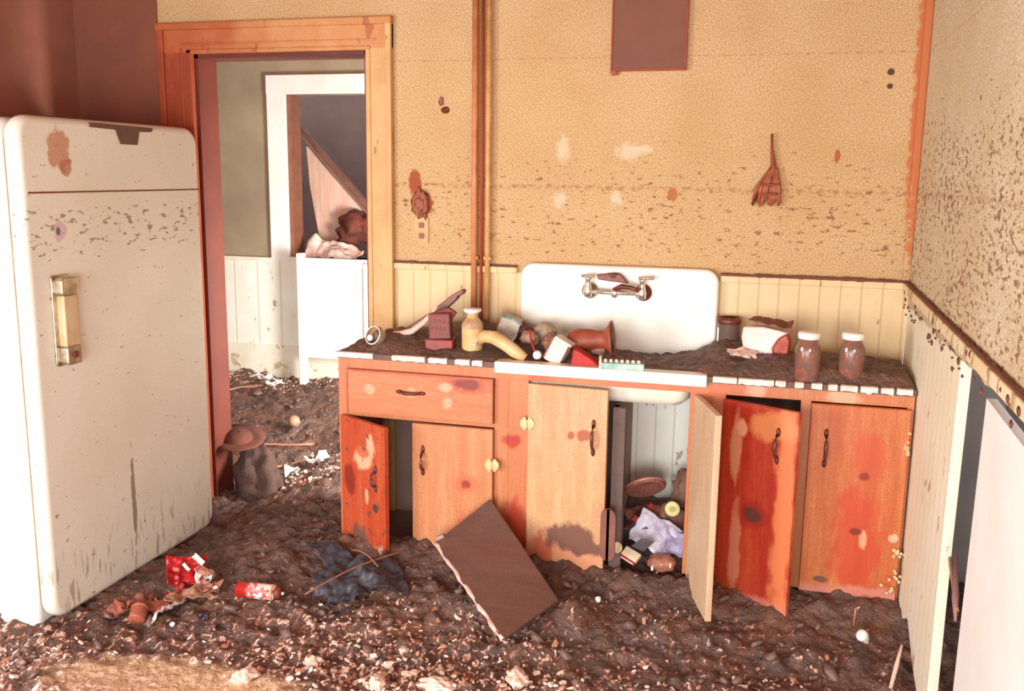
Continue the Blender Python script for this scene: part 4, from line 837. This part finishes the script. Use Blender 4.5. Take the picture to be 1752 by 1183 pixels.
# far room things
o = thing('white_headboard', (-1.17, 1.93, .22), 'white painted wooden headboard with corner posts standing against the far wall', 'headboard')
mk('post', boxes((-.245, -.195, -.03, .03, -.05, .845)), M_white_clean, o, bevel=.01, seg=3); mk('post', boxes((.235, .275, -.03, .03, .0, .79)), M_white_clean, o, bevel=.01, seg=3)
mk('panel', boxes((-.196, .236, -.012, .012, .14, .80)), M_white_clean, o, bevel=.004); mk('top_rail', boxes((-.196, .236, -.02, .02, .755, .815)), M_white_clean, o, bevel=.008, seg=3)
pw = wood('plank_grey', (250, 222, 204), (226, 186, 160), axis='z', sc=.8)
pd = plain('plank_dark', (132, 84, 66), (108, 74, 62), 12)
def plank(c, nm, mat, lab, grp, y, th=.03):
    tag(mk(nm, prism(c, y, y+th), mat), lab, 'plank', grp)
g = 'leaning planks seen through the far window'
plank([(-1.60, 1.77), (-1.50, 1.66), (-1.12, 1.28), (-1.32, 1.16), (-1.45, 1.02), (-1.50, 1.05), (-1.58, 1.5)], 'slatted_board', pw, 'pale grey slatted panel leaning inside the dark opening', g, 2.45)
plank([(-1.78, 2.05), (-1.75, 2.05), (-.90, 1.17), (-.93, 1.13)], 'leaning_plank', pd, 'outermost brown plank leaning across the dark opening', g, 2.40)
plank([(-1.68, 1.90), (-1.66, 1.90), (-1.02, 1.24), (-1.04, 1.21)], 'leaning_plank', plain('plank_mid', (150, 104, 86)), 'narrow brown plank just above the pale slatted panel', g, 2.42)
tag(mk('cloth_heap', blob(.15, 83, .4, 4, (1.1, .7, .7), 1.8), plain('rust_cloth', (124, 54, 38), (96, 50, 40), 14, .8), loc=(-1.17, 2.38, 1.21), smooth=True), 'rust brown cloth heap on the sill of the far opening', 'cloth')
tag(mk('white_rag', sheet(.36, .2, 85, .04, 8, 36, .006, .4, fold=.05), plain('rag_white', (240, 220, 206), (206, 160, 140), 10), loc=(-1.25, 2.14, 1.08), rot=(R(38), R(12), R(8)), smooth=True), 'dirty white rag hanging over the far opening sill', 'cloth')
for i, (x, y, s, lab) in enumerate(((-1.62, 1.80, .06, 'white paper heap on the mud by the far wall'), (-1.50, 1.72, .045, 'white paper ball right of the paper heap'), (-.62, .62, .07, 'bright white paper patch on the mud in the doorway'), (-.70, .45, .06, 'white rag on the mud just inside the doorway'), (-1.95, 1.55, .07, 'pale paper strip by the left side of the far room'))):
    tag(mk('paper_litter', sheet(s*2.4, s*1.1, 90+i, s*.4, 14, 22, .003, .6, curl=.02), M_white_clean, loc=gz(x, y, .03), rot=(R(10*i-15), R(6), R(i*40)), smooth=True), lab, 'paper', 'paper litter in the far room')
tag(mk('dirty_ball', blob(.035, 97, .1, 3), plain('ball_tan', (196, 150, 120)), loc=gz(-1.05, 1.15, .03), smooth=True), 'dirty tan ball on the mud in the far room', 'ball')
for i, (a, b, lab) in enumerate((((-1.25, .85), (-.85, 1.0), 'pale stick lying across the far room mud'), ((-2.0, 1.6), (-1.6, 1.75), 'thin pale stick near the far room wall'), ((-1.12, .42), (-.75, .75), 'brown branch by the doorway left jamb'))):
    tag(mk('stick', tube([Vector(gz(a[0]+(b[0]-a[0])*k/6, a[1]+(b[1]-a[1])*k/6, .014)) for k in range(7)], .007, 7), M_chipr, smooth=True), lab, 'stick', 'sticks on the far room floor')
